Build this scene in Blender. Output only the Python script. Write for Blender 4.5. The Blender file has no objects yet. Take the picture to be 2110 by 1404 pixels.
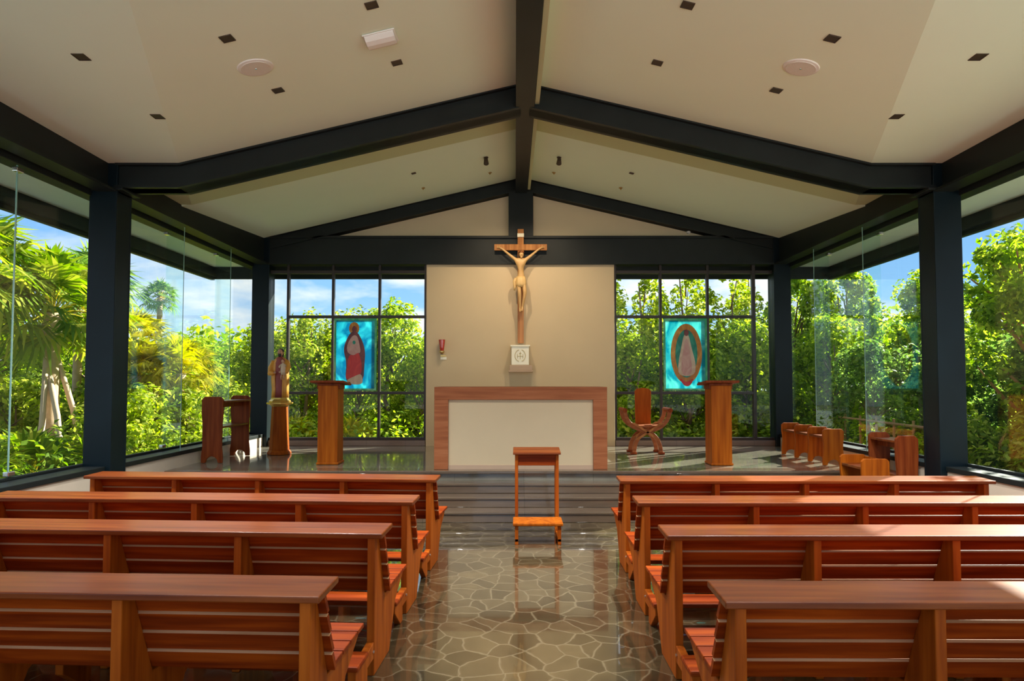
import bpy, bmesh, math, random
import numpy as np
from mathutils import Vector, Matrix, Euler

C = bpy.context.scene.collection
scene = bpy.context.scene
PI = math.pi
R = math.radians

# ------------------------------------------------------------------ camera
cam_d = bpy.data.cameras.new('camera')
cam = bpy.data.objects.new('camera', cam_d)
C.objects.link(cam)
cam.location = (-0.11, 0.0, 1.65)
cam.rotation_euler = (R(90) + math.atan(0.0385), 0, 0)
cam_d.sensor_width = 36.0
cam_d.lens = 1300 / 2110 * 36.0
cam_d.shift_x = -7 / 2110
cam_d.shift_y = 36 / 2110
cam_d.clip_end = 500
scene.camera = cam

# ------------------------------------------------------------------ light and exposure
scene.view_settings.view_transform = 'Standard'
scene.view_settings.look = 'None'
scene.view_settings.gamma = 1.0
scene.view_settings.exposure = 1.3
scene.view_settings.use_curve_mapping = False
scene.cycles.max_bounces = 12
scene.cycles.transparent_max_bounces = 24
scene.cycles.diffuse_bounces = 6
scene.cycles.glossy_bounces = 5
scene.cycles.sample_clamp_indirect = 6.0
scene.cycles.caustics_reflective = False
scene.cycles.caustics_refractive = False
scene.cycles.use_denoising = True

SUN_DIR = Vector((math.cos(R(39)) * math.cos(R(28.5)), math.sin(R(39)) * math.cos(R(28.5)), math.sin(R(28.5))))
sun_d = bpy.data.lights.new('sun', 'SUN')
sun_d.energy = 8.0
sun_d.angle = R(0.6)
sun_d.color = (1.0, 0.93, 0.81)
sun = bpy.data.objects.new('sun', sun_d)
sun.rotation_euler = SUN_DIR.to_track_quat('Z', 'Y').to_euler()
sun.location = SUN_DIR * 30
C.objects.link(sun)


def make_world():
    w = bpy.data.worlds.new('world')
    scene.world = w
    w.use_nodes = True
    nt = w.node_tree
    nt.nodes.clear()
    N = nt.nodes.new
    L = nt.links.new
    out = N('ShaderNodeOutputWorld')
    bg = N('ShaderNodeBackground')
    tc = N('ShaderNodeTexCoord')
    sep = N('ShaderNodeSeparateXYZ')
    L(tc.outputs['Generated'], sep.inputs[0])
    ramp = N('ShaderNodeValToRGB')
    ramp.color_ramp.elements[0].position = 0.0
    ramp.color_ramp.elements[0].color = (0.62, 0.79, 0.97, 1)
    ramp.color_ramp.elements[1].position = 0.42
    ramp.color_ramp.elements[1].color = (0.10, 0.30, 0.82, 1)
    e = ramp.color_ramp.elements.new(0.13)
    e.color = (0.30, 0.57, 0.94, 1)
    L(sep.outputs['Z'], ramp.inputs[0])
    # clouds laid out on the dome, flattened towards the horizon
    add = N('ShaderNodeMath'); add.operation = 'ADD'; add.inputs[1].default_value = 0.28
    L(sep.outputs['Z'], add.inputs[0])
    dx = N('ShaderNodeMath'); dx.operation = 'DIVIDE'
    dy = N('ShaderNodeMath'); dy.operation = 'DIVIDE'
    L(sep.outputs['X'], dx.inputs[0]); L(add.outputs[0], dx.inputs[1])
    L(sep.outputs['Y'], dy.inputs[0]); L(add.outputs[0], dy.inputs[1])
    comb = N('ShaderNodeCombineXYZ')
    L(dx.outputs[0], comb.inputs[0]); L(dy.outputs[0], comb.inputs[1])
    noi = N('ShaderNodeTexNoise')
    noi.inputs['Scale'].default_value = 1.9
    noi.inputs['Detail'].default_value = 8
    noi.inputs['Roughness'].default_value = 0.55
    noi.inputs['Distortion'].default_value = 0.2
    L(comb.outputs[0], noi.inputs['Vector'])
    cr = N('ShaderNodeValToRGB')
    cr.color_ramp.elements[0].position = 0.41
    cr.color_ramp.elements[0].color = (0, 0, 0, 1)
    cr.color_ramp.elements[1].position = 0.58
    cr.color_ramp.elements[1].color = (1, 1, 1, 1)
    L(noi.outputs['Fac'], cr.inputs[0])
    mix = N('ShaderNodeMixRGB')
    L(cr.outputs[0], mix.inputs[0])
    L(ramp.outputs[0], mix.inputs[1])
    mix.inputs[2].default_value = (0.95, 0.95, 0.97, 1)
    L(mix.outputs[0], bg.inputs[0])
    bg.inputs[1].default_value = 0.51
    L(bg.outputs[0], out.inputs[0])


make_world()


# ------------------------------------------------------------------ materials
def new_mat(name):
    m = bpy.data.materials.new(name)
    m.use_nodes = True
    nt = m.node_tree
    b = nt.nodes['Principled BSDF']
    return m, nt, b


def plain(name, col, rough=0.5, metal=0.0, var=0.0, scale=6.0, coat=0.0, bump=0.0, spec=0.5, bscale=60):
    m, nt, b = new_mat(name)
    b.inputs['Roughness'].default_value = rough
    b.inputs['Metallic'].default_value = metal
    b.inputs['Coat Weight'].default_value = coat
    b.inputs['Coat Roughness'].default_value = 0.08
    b.inputs['Specular IOR Level'].default_value = spec
    tc = nt.nodes.new('ShaderNodeTexCoord')
    no = nt.nodes.new('ShaderNodeTexNoise')
    no.inputs['Scale'].default_value = scale
    no.inputs['Detail'].default_value = 5
    nt.links.new(tc.outputs['Object'], no.inputs['Vector'])
    mx = nt.nodes.new('ShaderNodeMixRGB')
    c1 = [max(0, c * (1 - var)) for c in col[:3]] + [1]
    c2 = [min(1, c * (1 + var)) for c in col[:3]] + [1]
    mx.inputs[1].default_value = c1
    mx.inputs[2].default_value = c2
    nt.links.new(no.outputs['Fac'], mx.inputs[0])
    nt.links.new(mx.outputs[0], b.inputs['Base Color'])
    if bump:
        n2 = nt.nodes.new('ShaderNodeTexNoise')
        n2.inputs['Scale'].default_value = bscale
        nt.links.new(tc.outputs['Object'], n2.inputs['Vector'])
        bp = nt.nodes.new('ShaderNodeBump')
        bp.inputs['Strength'].default_value = bump
        bp.inputs['Distance'].default_value = 0.01
        nt.links.new(n2.outputs['Fac'], bp.inputs['Height'])
        nt.links.new(bp.outputs[0], b.inputs['Normal'])
    return m


def wood(name, dark, mid, light, axis='x', rough=0.3, coat=0.35):
    m, nt, b = new_mat(name)
    b.inputs['Specular IOR Level'].default_value = 0.14
    N = nt.nodes.new
    L = nt.links.new
    tc = N('ShaderNodeTexCoord')
    oi = N('ShaderNodeObjectInfo')
    mp = N('ShaderNodeMapping')
    sc = {'x': (0.9, 14, 14), 'y': (14, 0.9, 14), 'z': (14, 14, 0.9)}[axis]
    mp.inputs['Scale'].default_value = sc
    va = N('ShaderNodeVectorMath'); va.operation = 'MULTIPLY_ADD'
    va.inputs[1].default_value = (1, 1, 1)
    n_ = 0
    L(tc.outputs['Object'], va.inputs[0])
    sm = N('ShaderNodeVectorMath'); sm.operation = 'SCALE'
    L(oi.outputs['Location'], sm.inputs[0]); sm.inputs['Scale'].default_value = 3.7
    L(sm.outputs[0], va.inputs[2])
    L(va.outputs[0], mp.inputs['Vector'])
    n1 = N('ShaderNodeTexNoise')
    n1.inputs['Scale'].default_value = 1.6
    n1.inputs['Detail'].default_value = 6
    n1.inputs['Distortion'].default_value = 0.25
    L(mp.outputs[0], n1.inputs['Vector'])
    cr = N('ShaderNodeValToRGB')
    e = cr.color_ramp.elements
    e[0].position = 0.30; e[0].color = (*dark, 1)
    e[1].position = 0.72; e[1].color = (*light, 1)
    k = e.new(0.5); k.color = (*mid, 1)
    L(n1.outputs['Fac'], cr.inputs[0])
    L(cr.outputs[0], b.inputs['Base Color'])
    b.inputs['Roughness'].default_value = rough
    b.inputs['Coat Weight'].default_value = coat
    b.inputs['Coat Roughness'].default_value = 0.18
    bp = N('ShaderNodeBump'); bp.inputs['Strength'].default_value = 0.06; bp.inputs['Distance'].default_value = 0.01
    L(n1.outputs['Fac'], bp.inputs['Height']); L(bp.outputs[0], b.inputs['Normal'])
    return m


def glass_mat(name, tint, base=0.05, grazing=0.95, haze=0.0):
    """Thin sheet glass: clear, with a mirror share that grows towards grazing angles."""
    m = bpy.data.materials.new(name)
    m.use_nodes = True
    nt = m.node_tree
    nt.nodes.clear()
    N = nt.nodes.new
    L = nt.links.new
    out = N('ShaderNodeOutputMaterial')
    tr = N('ShaderNodeBsdfTransparent'); tr.inputs[0].default_value = (*tint, 1)
    gl = N('ShaderNodeBsdfGlossy'); gl.inputs['Roughness'].default_value = 0.0
    lw = N('ShaderNodeLayerWeight'); lw.inputs['Blend'].default_value = 0.5
    pw = N('ShaderNodeMath'); pw.operation = 'POWER'; pw.inputs[1].default_value = 4.0
    L(lw.outputs['Facing'], pw.inputs[0])
    ma = N('ShaderNodeMath'); ma.operation = 'MULTIPLY_ADD'
    ma.inputs[1].default_value = grazing; ma.inputs[2].default_value = base
    L(pw.outputs[0], ma.inputs[0])
    cl = N('ShaderNodeClamp'); L(ma.outputs[0], cl.inputs[0])
    mx = N('ShaderNodeMixShader')
    L(cl.outputs[0], mx.inputs[0]); L(tr.outputs[0], mx.inputs[1]); L(gl.outputs[0], mx.inputs[2])
    last = mx.outputs[0]
    if haze:
        df = N('ShaderNodeBsdfDiffuse'); df.inputs[0].default_value = (0.55, 0.85, 0.75, 1)
        m2 = N('ShaderNodeMixShader'); m2.inputs[0].default_value = haze
        L(last, m2.inputs[1]); L(df.outputs[0], m2.inputs[2]); last = m2.outputs[0]
    L(last, out.inputs[0])
    return m


def leaf_mat(name, c1, c2, c3, transl=0.5):
    m, nt, b = new_mat(name)
    N = nt.nodes.new
    L = nt.links.new
    geo = N('ShaderNodeNewGeometry')
    cr = N('ShaderNodeValToRGB')
    e = cr.color_ramp.elements
    e[0].position = 0.0; e[0].color = (*c1, 1)
    e[1].position = 1.0; e[1].color = (*c3, 1)
    k = e.new(0.55); k.color = (*c2, 1)
    L(geo.outputs['Random Per Island'], cr.inputs[0])
    L(cr.outputs[0], b.inputs['Base Color'])
    b.inputs['Roughness'].default_value = 0.55
    b.inputs['Specular IOR Level'].default_value = 0.15
    tl = N('ShaderNodeBsdfTranslucent')
    hs = N('ShaderNodeHueSaturation'); hs.inputs['Saturation'].default_value = 1.1; hs.inputs['Value'].default_value = 1.5
    L(cr.outputs[0], hs.inputs['Color']); L(hs.outputs[0], tl.inputs[0])
    mx = N('ShaderNodeMixShader'); mx.inputs[0].default_value = transl
    L(b.outputs[0], mx.inputs[1]); L(tl.outputs[0], mx.inputs[2])
    L(mx.outputs[0], nt.nodes['Material Output'].inputs[0])
    return m


def coloured_glass(name, c1, c2, scale=3.0, transl=0.75):
    """Stained, hand-poured art glass lit by daylight from behind."""
    m, nt, b = new_mat(name)
    N = nt.nodes.new
    L = nt.links.new
    tc = N('ShaderNodeTexCoord')
    mp = N('ShaderNodeMapping'); mp.inputs['Scale'].default_value = (1, 1, 0.6)
    L(tc.outputs['Object'], mp.inputs['Vector'])
    n1 = N('ShaderNodeTexNoise'); n1.inputs['Scale'].default_value = scale; n1.inputs['Detail'].default_value = 4
    n1.inputs['Distortion'].default_value = 1.5
    L(mp.outputs[0], n1.inputs['Vector'])
    cr = N('ShaderNodeValToRGB')
    cr.color_ramp.elements[0].position = 0.42; cr.color_ramp.elements[0].color = (*c1, 1)
    cr.color_ramp.elements[1].position = 0.68; cr.color_ramp.elements[1].color = (*c2, 1)
    L(n1.outputs['Fac'], cr.inputs[0])
    L(cr.outputs[0], b.inputs['Base Color'])
    b.inputs['Roughness'].default_value = 0.2
    tl = N('ShaderNodeBsdfTranslucent'); L(cr.outputs[0], tl.inputs[0])
    mx = N('ShaderNodeMixShader'); mx.inputs[0].default_value = transl
    L(b.outputs[0], mx.inputs[1]); L(tl.outputs[0], mx.inputs[2])
    L(mx.outputs[0], nt.nodes['Material Output'].inputs[0])
    return m


def flagstone():
    m, nt, b = new_mat('polished_flagstone')
    N = nt.nodes.new
    L = nt.links.new
    tc = N('ShaderNodeTexCoord')
    nz = N('ShaderNodeTexNoise'); nz.inputs['Scale'].default_value = 3.0; nz.inputs['Detail'].default_value = 3
    L(tc.outputs['Object'], nz.inputs['Vector'])
    va = N('ShaderNodeVectorMath'); va.operation = 'MULTIPLY_ADD'
    L(nz.outputs['Color'], va.inputs[0]); va.inputs[1].default_value = (0.17, 0.17, 0)
    L(tc.outputs['Object'], va.inputs[2])
    v1 = N('ShaderNodeTexVoronoi'); v1.feature = 'DISTANCE_TO_EDGE'; v1.voronoi_dimensions = '2D'
    v1.inputs['Scale'].default_value = 5.6
    L(va.outputs[0], v1.inputs['Vector'])
    v2 = N('ShaderNodeTexVoronoi'); v2.feature = 'F1'; v2.voronoi_dimensions = '2D'
    v2.inputs['Scale'].default_value = 5.6
    L(va.outputs[0], v2.inputs['Vector'])
    sep = N('ShaderNodeSeparateColor'); L(v2.outputs['Color'], sep.inputs[0])
    cs = N('ShaderNodeValToRGB')
    e = cs.color_ramp.elements
    e[0].position = 0.0; e[0].color = (0.040, 0.029, 0.014, 1)
    e[1].position = 1.0; e[1].color = (0.084, 0.062, 0.031, 1)
    L(sep.outputs[0], cs.inputs[0])
    n2 = N('ShaderNodeTexNoise'); n2.inputs['Scale'].default_value = 9; n2.inputs['Detail'].default_value = 6
    L(tc.outputs['Object'], n2.inputs['Vector'])
    mv = N('ShaderNodeMixRGB'); mv.blend_type = 'OVERLAY'; mv.inputs[0].default_value = 0.5
    L(cs.outputs[0], mv.inputs[1]); L(n2.outputs['Fac'], mv.inputs[2])
    cr = N('ShaderNodeValToRGB')
    cr.color_ramp.elements[0].position = 0.0; cr.color_ramp.elements[0].color = (1, 1, 1, 1)
    cr.color_ramp.elements[1].position = 0.06; cr.color_ramp.elements[1].color = (0, 0, 0, 1)
    L(v1.outputs['Distance'], cr.inputs[0])
    mx = N('ShaderNodeMixRGB'); L(cr.outputs[0], mx.inputs[0]); L(mv.outputs[0], mx.inputs[1])
    mx.inputs[2].default_value = (0.150, 0.118, 0.070, 1)
    L(mx.outputs[0], b.inputs['Base Color'])
    b.inputs['Roughness'].default_value = 0.13
    b.inputs['Coat Weight'].default_value = 1.0
    b.inputs['Coat Roughness'].default_value = 0.03
    b.inputs['Coat IOR'].default_value = 1.48
    return m


def tile_stone(name, c1, c2, size=(0.6, 0.6), rough=0.08, coat=1.0, joint=0.012, bands=False):
    m, nt, b = new_mat(name)
    N = nt.nodes.new
    L = nt.links.new
    tc = N('ShaderNodeTexCoord')
    n1 = N('ShaderNodeTexNoise'); n1.inputs['Scale'].default_value = 2.5; n1.inputs['Detail'].default_value = 7
    n1.inputs['Distortion'].default_value = 0.8
    mp = N('ShaderNodeMapping'); mp.inputs['Scale'].default_value = (0.5, 3, 6) if bands else (1, 1, 1)
    L(tc.outputs['Object'], mp.inputs['Vector'])
    L(mp.outputs[0], n1.inputs['Vector'])
    br = N('ShaderNodeTexBrick')
    br.offset = 0.0
    br.inputs['Scale'].default_value = 1.0
    br.inputs['Brick Width'].default_value = size[0]
    br.inputs['Row Height'].default_value = size[1]
    br.inputs['Mortar Size'].default_value = joint / 4
    br.inputs['Color1'].default_value = (0.45, 0.45, 0.45, 1)
    br.inputs['Color2'].default_value = (0.6, 0.6, 0.6, 1)
    br.inputs['Mortar'].default_value = (0.2, 0.2, 0.2, 1)
    L(tc.outputs['Object'], br.inputs['Vector'])
    mx = N('ShaderNodeMixRGB'); mx.inputs[1].default_value = (*c1, 1); mx.inputs[2].default_value = (*c2, 1)
    L(n1.outputs['Fac'], mx.inputs[0])
    ov = N('ShaderNodeMixRGB'); ov.blend_type = 'OVERLAY'; ov.inputs[0].default_value = 0.7
    L(mx.outputs[0], ov.inputs[1]); L(br.outputs['Color'], ov.inputs[2])
    L(ov.outputs[0], b.inputs['Base Color'])
    b.inputs['Roughness'].default_value = rough
    b.inputs['Coat Weight'].default_value = coat
    b.inputs['Coat Roughness'].default_value = 0.02
    b.inputs['Coat IOR'].default_value = 1.6
    return m


def lamp_face(name, col, strength):
    m, nt, b = new_mat(name)
    b.inputs['Base Color'].default_value = (*col, 1)
    b.inputs['Emission Color'].default_value = (*col, 1)
    b.inputs['Emission Strength'].default_value = strength
    return m


M = {}
M['pew_x'] = wood('mahogany_along', (0.15, 0.017, 0.001), (0.25, 0.034, 0.002), (0.40, 0.070, 0.004), 'x', rough=0.55, coat=0.0)
M['pew_z'] = wood('mahogany_upright', (0.24, 0.042, 0.002), (0.36, 0.075, 0.004), (0.48, 0.115, 0.008), 'z', rough=0.55, coat=0.0)
M['ledge'] = wood('mahogany_ledge', (0.12, 0.022, 0.003), (0.18, 0.038, 0.006), (0.25, 0.062, 0.010), 'x', rough=0.38, coat=0.20)
M['ambo'] = wood('ambo_wood', (0.26, 0.052, 0.002), (0.38, 0.088, 0.004), (0.48, 0.130, 0.008), 'z', rough=0.5, coat=0.0)
M['dark_wood'] = wood('dark_red_wood', (0.15, 0.026, 0.006), (0.23, 0.045, 0.010), (0.31, 0.075, 0.016), 'z', rough=0.5, coat=0.0)
M['lit_edge'] = wood('painted_lit_edge', (0.55, 0.26, 0.10), (0.68, 0.36, 0.16), (0.78, 0.46, 0.24), 'x', rough=0.4, coat=0.2)  # paler colour stands in for light caught along the board tops
M['altar'] = wood('altar_wood', (0.27, 0.085, 0.034), (0.36, 0.122, 0.050), (0.44, 0.165, 0.072), 'x', rough=0.5, coat=0.0)
M['cross'] = wood('cross_wood', (0.30, 0.11, 0.03), (0.45, 0.19, 0.06), (0.58, 0.27, 0.09), 'z')
M['steel'] = plain('black_steel', (0.010, 0.0135, 0.0135), rough=0.48, metal=0.0, var=0.5, scale=2.6, coat=0.0, spec=0.28)
M['column'] = plain('blue_black_steel', (0.0025, 0.0085, 0.0125), rough=0.42, var=0.5, scale=2.2, spec=0.22)
M['frame'] = plain('bronze_frame', (0.028, 0.018, 0.014), rough=0.4, var=0.2)
M['plaster'] = plain('cream_plaster', (0.64, 0.51, 0.33), rough=0.85, var=0.05, scale=2.0, bump=0.05)
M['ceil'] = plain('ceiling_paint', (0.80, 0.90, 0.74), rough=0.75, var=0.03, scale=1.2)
M['ceil_band'] = plain('ceiling_band_olive', (0.58, 0.61, 0.37), rough=0.75, var=0.03, scale=1.2)  # darker olive tone for the ceiling strip and the ridge board
M['curb'] = plain('curb_plaster', (0.60, 0.52, 0.42), rough=0.8, var=0.06)
M['floor'] = flagstone()
M['stage'] = tile_stone('stage_stone', (0.13, 0.12, 0.09), (0.30, 0.27, 0.21), (0.9, 0.6), rough=0.10, coat=0.35)
M['step'] = tile_stone('step_stone', (0.07, 0.048, 0.032), (0.17, 0.12, 0.08), (1.2, 0.6), rough=0.25, coat=0.6, bands=True)
M['curbstone'] = tile_stone('grey_stone', (0.16, 0.11, 0.085), (0.27, 0.20, 0.16), (0.7, 0.5), rough=0.4, coat=0.2)
M['glass'] = glass_mat('clear_glass', (0.955, 0.985, 0.975), base=0.010, grazing=0.95)
M['glass_side'] = glass_mat('green_glass', (0.94, 0.985, 0.97), base=0.022, grazing=0.75, haze=0.002)
M['fin'] = glass_mat('fin_glass', (0.90, 0.98, 0.95), base=0.03, grazing=0.5, haze=0.0)
M['finedge'] = plain('fin_edge', (0.30, 0.52, 0.46), rough=0.15, var=0.05, coat=0.5)
M['chrome'] = plain('chrome', (0.75, 0.75, 0.75), rough=0.18, metal=1.0)
M['white'] = plain('white_plastic', (0.82, 0.80, 0.77), rough=0.4, var=0.02)
M['grille'] = plain('speaker_grille', (0.74, 0.70, 0.64), rough=0.6, var=0.03, bump=0.4, bscale=260)
M['recess'] = plain('lamp_recess', (0.05, 0.03, 0.018), rough=0.5, var=0.2)
M['gold'] = plain('gold', (0.75, 0.48, 0.12), rough=0.32, metal=0.8, var=0.15, scale=14)
M['brass'] = plain('brass', (0.55, 0.38, 0.14), rough=0.3, metal=0.9)
M['ivory'] = plain('ivory_enamel', (0.95, 0.90, 0.72), rough=0.3, var=0.04, coat=0.4)
M['shelf'] = plain('shelf_stone', (0.52, 0.37, 0.26), rough=0.6, var=0.06)
M['redglass'] = plain('red_glass', (0.50, 0.02, 0.01), rough=0.15, var=0.1, coat=0.8)
M['corpus'] = plain('carved_corpus', (0.62, 0.38, 0.15), rough=0.45, var=0.2, scale=12)
M['loin'] = plain('carved_cloth', (0.70, 0.47, 0.20), rough=0.5, var=0.2, scale=20)
M['robe'] = plain('ochre_robe', (0.78, 0.34, 0.05), rough=0.45, var=0.35, scale=9)
M['tunic'] = plain('plum_tunic', (0.30, 0.055, 0.045), rough=0.55, var=0.3, scale=8)
M['skin'] = plain('painted_skin', (0.62, 0.33, 0.20), rough=0.5, var=0.08)
M['hair'] = plain('painted_hair', (0.035, 0.018, 0.012), rough=0.6, var=0.2)
M['childrobe'] = plain('pale_robe', (0.70, 0.52, 0.36), rough=0.5, var=0.15)
M['leaf_gloss'] = leaf_mat('leaf_broad', (0.09, 0.17, 0.015), (0.28, 0.40, 0.04), (0.58, 0.64, 0.09), 0.6)
M['leaf_dark'] = leaf_mat('leaf_dark', (0.05, 0.11, 0.03), (0.15, 0.26, 0.05), (0.34, 0.46, 0.10), 0.55)
M['leaf_bright'] = leaf_mat('leaf_bright', (0.10, 0.17, 0.015), (0.31, 0.40, 0.035), (0.66, 0.66, 0.13), 0.58)
M['palm'] = leaf_mat('palm_frond', (0.07, 0.15, 0.015), (0.20, 0.30, 0.025), (0.48, 0.47, 0.07), 0.5)
M['palm_y'] = leaf_mat('palm_frond_gold', (0.16, 0.18, 0.012), (0.42, 0.40, 0.025), (0.72, 0.60, 0.07), 0.55)
M['bark'] = plain('bark', (0.22, 0.15, 0.09), rough=0.9, var=0.5, scale=12, bump=0.6, bscale=20)
M['bark_pale'] = plain('palm_trunk', (0.52, 0.38, 0.25), rough=0.9, var=0.35, scale=10, bump=0.5, bscale=24)
M['bark_orange'] = plain('orange_bark', (0.45, 0.23, 0.08), rough=0.9, var=0.4, scale=7, bump=0.5, bscale=24)
M['stake'] = plain('pale_pole', (0.66, 0.48, 0.34), rough=0.85, var=0.2, scale=9)
M['fence'] = plain('fence_wood', (0.42, 0.22, 0.10), rough=0.85, var=0.3)
M['soil'] = plain('soil', (0.16, 0.14, 0.06), rough=0.95, var=0.5, scale=1.5)
M['bounce_stone'] = plain('pale_bounce_stone', (0.78, 0.80, 0.78), rough=0.85, var=0.08, scale=3)  # pale stone for the added paving that bounces sunlight
M['blueglass'] = coloured_glass('turquoise_art_glass', (0.0, 0.33, 0.5), (0.2, 0.85, 0.85), 3.5)
M['blueglass2'] = coloured_glass('aqua_art_glass', (0.0, 0.42, 0.52), (0.35, 0.9, 0.8), 4.0)
M['greenrim'] = coloured_glass('green_art_glass', (0.05, 0.5, 0.22), (0.3, 0.8, 0.45), 6, 0.3)
M['redart'] = coloured_glass('red_art_glass', (0.62, 0.02, 0.01), (0.8, 0.05, 0.02), 5, 0.25)
M['plumart'] = coloured_glass('plum_art_glass', (0.16, 0.03, 0.03), (0.28, 0.06, 0.05), 6, 0.25)
M['roseart'] = coloured_glass('rose_art_glass', (0.62, 0.34, 0.3), (0.75, 0.52, 0.46), 6, 0.25)
M['amberart'] = coloured_glass('amber_art_glass', (0.55, 0.2, 0.01), (0.75, 0.38, 0.05), 7, 0.25)
M['creamart'] = coloured_glass('cream_art_glass', (0.65, 0.48, 0.34), (0.8, 0.7, 0.55), 7, 0.25)
M['tealart'] = coloured_glass('teal_art_glass', (0.0, 0.22, 0.15), (0.03, 0.38, 0.25), 7, 0.25)


# ------------------------------------------------------------------ mesh helpers
class MB:
    def __init__(s):
        s.v = []
        s.f = []

    def add(s, vs, fs):
        o = len(s.v)
        s.v += [tuple(map(float, p)) for p in vs]
        s.f += [tuple(i + o for i in f) for f in fs]
        return s

    def box(s, x0, x1, y0, y1, z0, z1):
        vs = [(x0, y0, z0), (x1, y0, z0), (x1, y1, z0), (x0, y1, z0), (x0, y0, z1), (x1, y0, z1), (x1, y1, z1), (x0, y1, z1)]
        return s.add(vs, [(3, 2, 1, 0), (4, 5, 6, 7), (0, 1, 5, 4), (1, 2, 6, 5), (2, 3, 7, 6), (3, 0, 4, 7)])

    def prism(s, prof, a, b, axis='x'):
        """closed 2D profile swept from a to b along axis (x: profile is y,z; y: x,z; z: x,y)"""
        n = len(prof)
        area = sum(prof[i][0] * prof[(i + 1) % n][1] - prof[(i + 1) % n][0] * prof[i][1] for i in range(n))
        if area < 0:
            prof = prof[::-1]

        def P(p, t):
            return {'x': (t, p[0], p[1]), 'y': (p[0], t, p[1]), 'z': (p[0], p[1], t)}[axis]
        vs = [P(p, a) for p in prof] + [P(p, b) for p in prof]
        fs = [tuple(reversed(range(n))), tuple(range(n, 2 * n))]
        fs += [(i, (i + 1) % n, (i + 1) % n + n, i + n) for i in range(n)]
        if axis == 'y':
            fs = [tuple(reversed(f)) for f in fs]
        return s.add(vs, fs)

    def tube(s, pts, rad, n=10, cap=True):
        pts = [Vector(p) for p in pts]
        if not isinstance(rad, (list, tuple)):
            rad = [rad] * len(pts)
        vs = []
        prev = None
        for i, p in enumerate(pts):
            t = (pts[min(i + 1, len(pts) - 1)] - pts[max(i - 1, 0)]).normalized()
            if prev is None:
                a = Vector((0, 0, 1)) if abs(t.z) < 0.9 else Vector((1, 0, 0))
                u = t.cross(a).normalized()
            else:
                u = (prev - t * prev.dot(t)).normalized()
            prev = u
            w = t.cross(u)
            for k in range(n):
                an = 2 * PI * k / n
                vs.append(p + (u * math.cos(an) + w * math.sin(an)) * rad[i])
        fs = []
        for i in range(len(pts) - 1):
            for k in range(n):
                k2 = (k + 1) % n
                fs.append((i * n + k, i * n + k2, (i + 1) * n + k2, (i + 1) * n + k))
        if cap:
            fs.append(tuple(reversed(range(n))))
            fs.append(tuple(range((len(pts) - 1) * n, len(pts) * n)))
        return s.add(vs, fs)

    def lathe(s, prof, n=24, c=(0, 0)):
        """prof: (r, z) from bottom to top"""
        vs = [(c[0] + r * math.cos(2 * PI * k / n), c[1] + r * math.sin(2 * PI * k / n), z) for r, z in prof for k in range(n)]
        fs = [(i * n + k, i * n + (k + 1) % n, (i + 1) * n + (k + 1) % n, (i + 1) * n + k) for i in range(len(prof) - 1) for k in range(n)]
        fs.append(tuple(reversed(range(n))))
        fs.append(tuple(range((len(prof) - 1) * n, len(prof) * n)))
        return s.add(vs, fs)

    def loft(s, rings, n=28, fold=0.0, nf=9, ph=0.0):
        """rings (z, cx, cy, rx, ry): an upright draped body"""
        vs = []
        for j, (z, cx, cy, rx, ry) in enumerate(rings):
            w = 1 - j / (len(rings) - 1)
            for k in range(n):
                a = 2 * PI * k / n
                q = 1 + fold * (0.3 + 0.7 * w) * math.sin(nf * a + ph + 0.6 * j * 0.3)
                vs.append((cx + rx * q * math.cos(a), cy + ry * q * math.sin(a), z))
        m = len(rings)
        fs = [(i * n + k, i * n + (k + 1) % n, (i + 1) * n + (k + 1) % n, (i + 1) * n + k) for i in range(m - 1) for k in range(n)]
        fs.append(tuple(reversed(range(n))))
        fs.append(tuple(range((m - 1) * n, m * n)))
        return s.add(vs, fs)

    def ball(s, c, r, n=14, m=10):
        if not isinstance(r, (list, tuple)):
            r = (r, r, r)
        vs = [(c[0], c[1], c[2] - r[2])]
        for i in range(1, m):
            t = -PI / 2 + PI * i / m
            for k in range(n):
                a = 2 * PI * k / n
                vs.append((c[0] + r[0] * math.cos(t) * math.cos(a), c[1] + r[1] * math.cos(t) * math.sin(a), c[2] + r[2] * math.sin(t)))
        vs.append((c[0], c[1], c[2] + r[2]))
        fs = [(0, 1 + (k + 1) % n, 1 + k) for k in range(n)]
        for i in range(m - 2):
            for k in range(n):
                a, b2 = 1 + i * n + k, 1 + i * n + (k + 1) % n
                fs.append((a, b2, b2 + n, a + n))
        top = len(vs) - 1
        fs += [(1 + (m - 2) * n + k, 1 + (m - 2) * n + (k + 1) % n, top) for k in range(n)]
        return s.add(vs, fs)

    def build(s, name, mat, parent=None, bevel=0.0, smooth=False, sub=0):
        me = bpy.data.meshes.new(name)
        me.from_pydata(s.v, [], s.f)
        me.update()
        me.materials.append(mat)
        if smooth:
            me.polygons.foreach_set('use_smooth', [True] * len(me.polygons))
        o = bpy.data.objects.new(name, me)
        C.objects.link(o)
        if parent:
            o.parent = parent
        if bevel:
            b = o.modifiers.new('bevel', 'BEVEL')
            b.width = bevel
            b.segments = 2
            b.limit_method = 'ANGLE'
            b.angle_limit = R(40)
        if sub:
            d = o.modifiers.new('sub', 'SUBSURF')
            d.levels = d.render_levels = sub
        return o


def tag(o, label, cat, group=None):
    o['label'] = label
    o['category'] = cat
    if group:
        o['group'] = group
    return o


def thing(name, label, cat, loc=(0, 0, 0), rz=0.0, group=None):
    o = bpy.data.objects.new(name, None)
    C.objects.link(o)
    o.location = loc
    o.rotation_euler = (0, 0, rz)
    o.empty_display_size = 0.1
    return tag(o, label, cat, group)


def struct(o, label=None):
    o['kind'] = 'structure'
    if label:
        o['label'] = label
    return o


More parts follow.
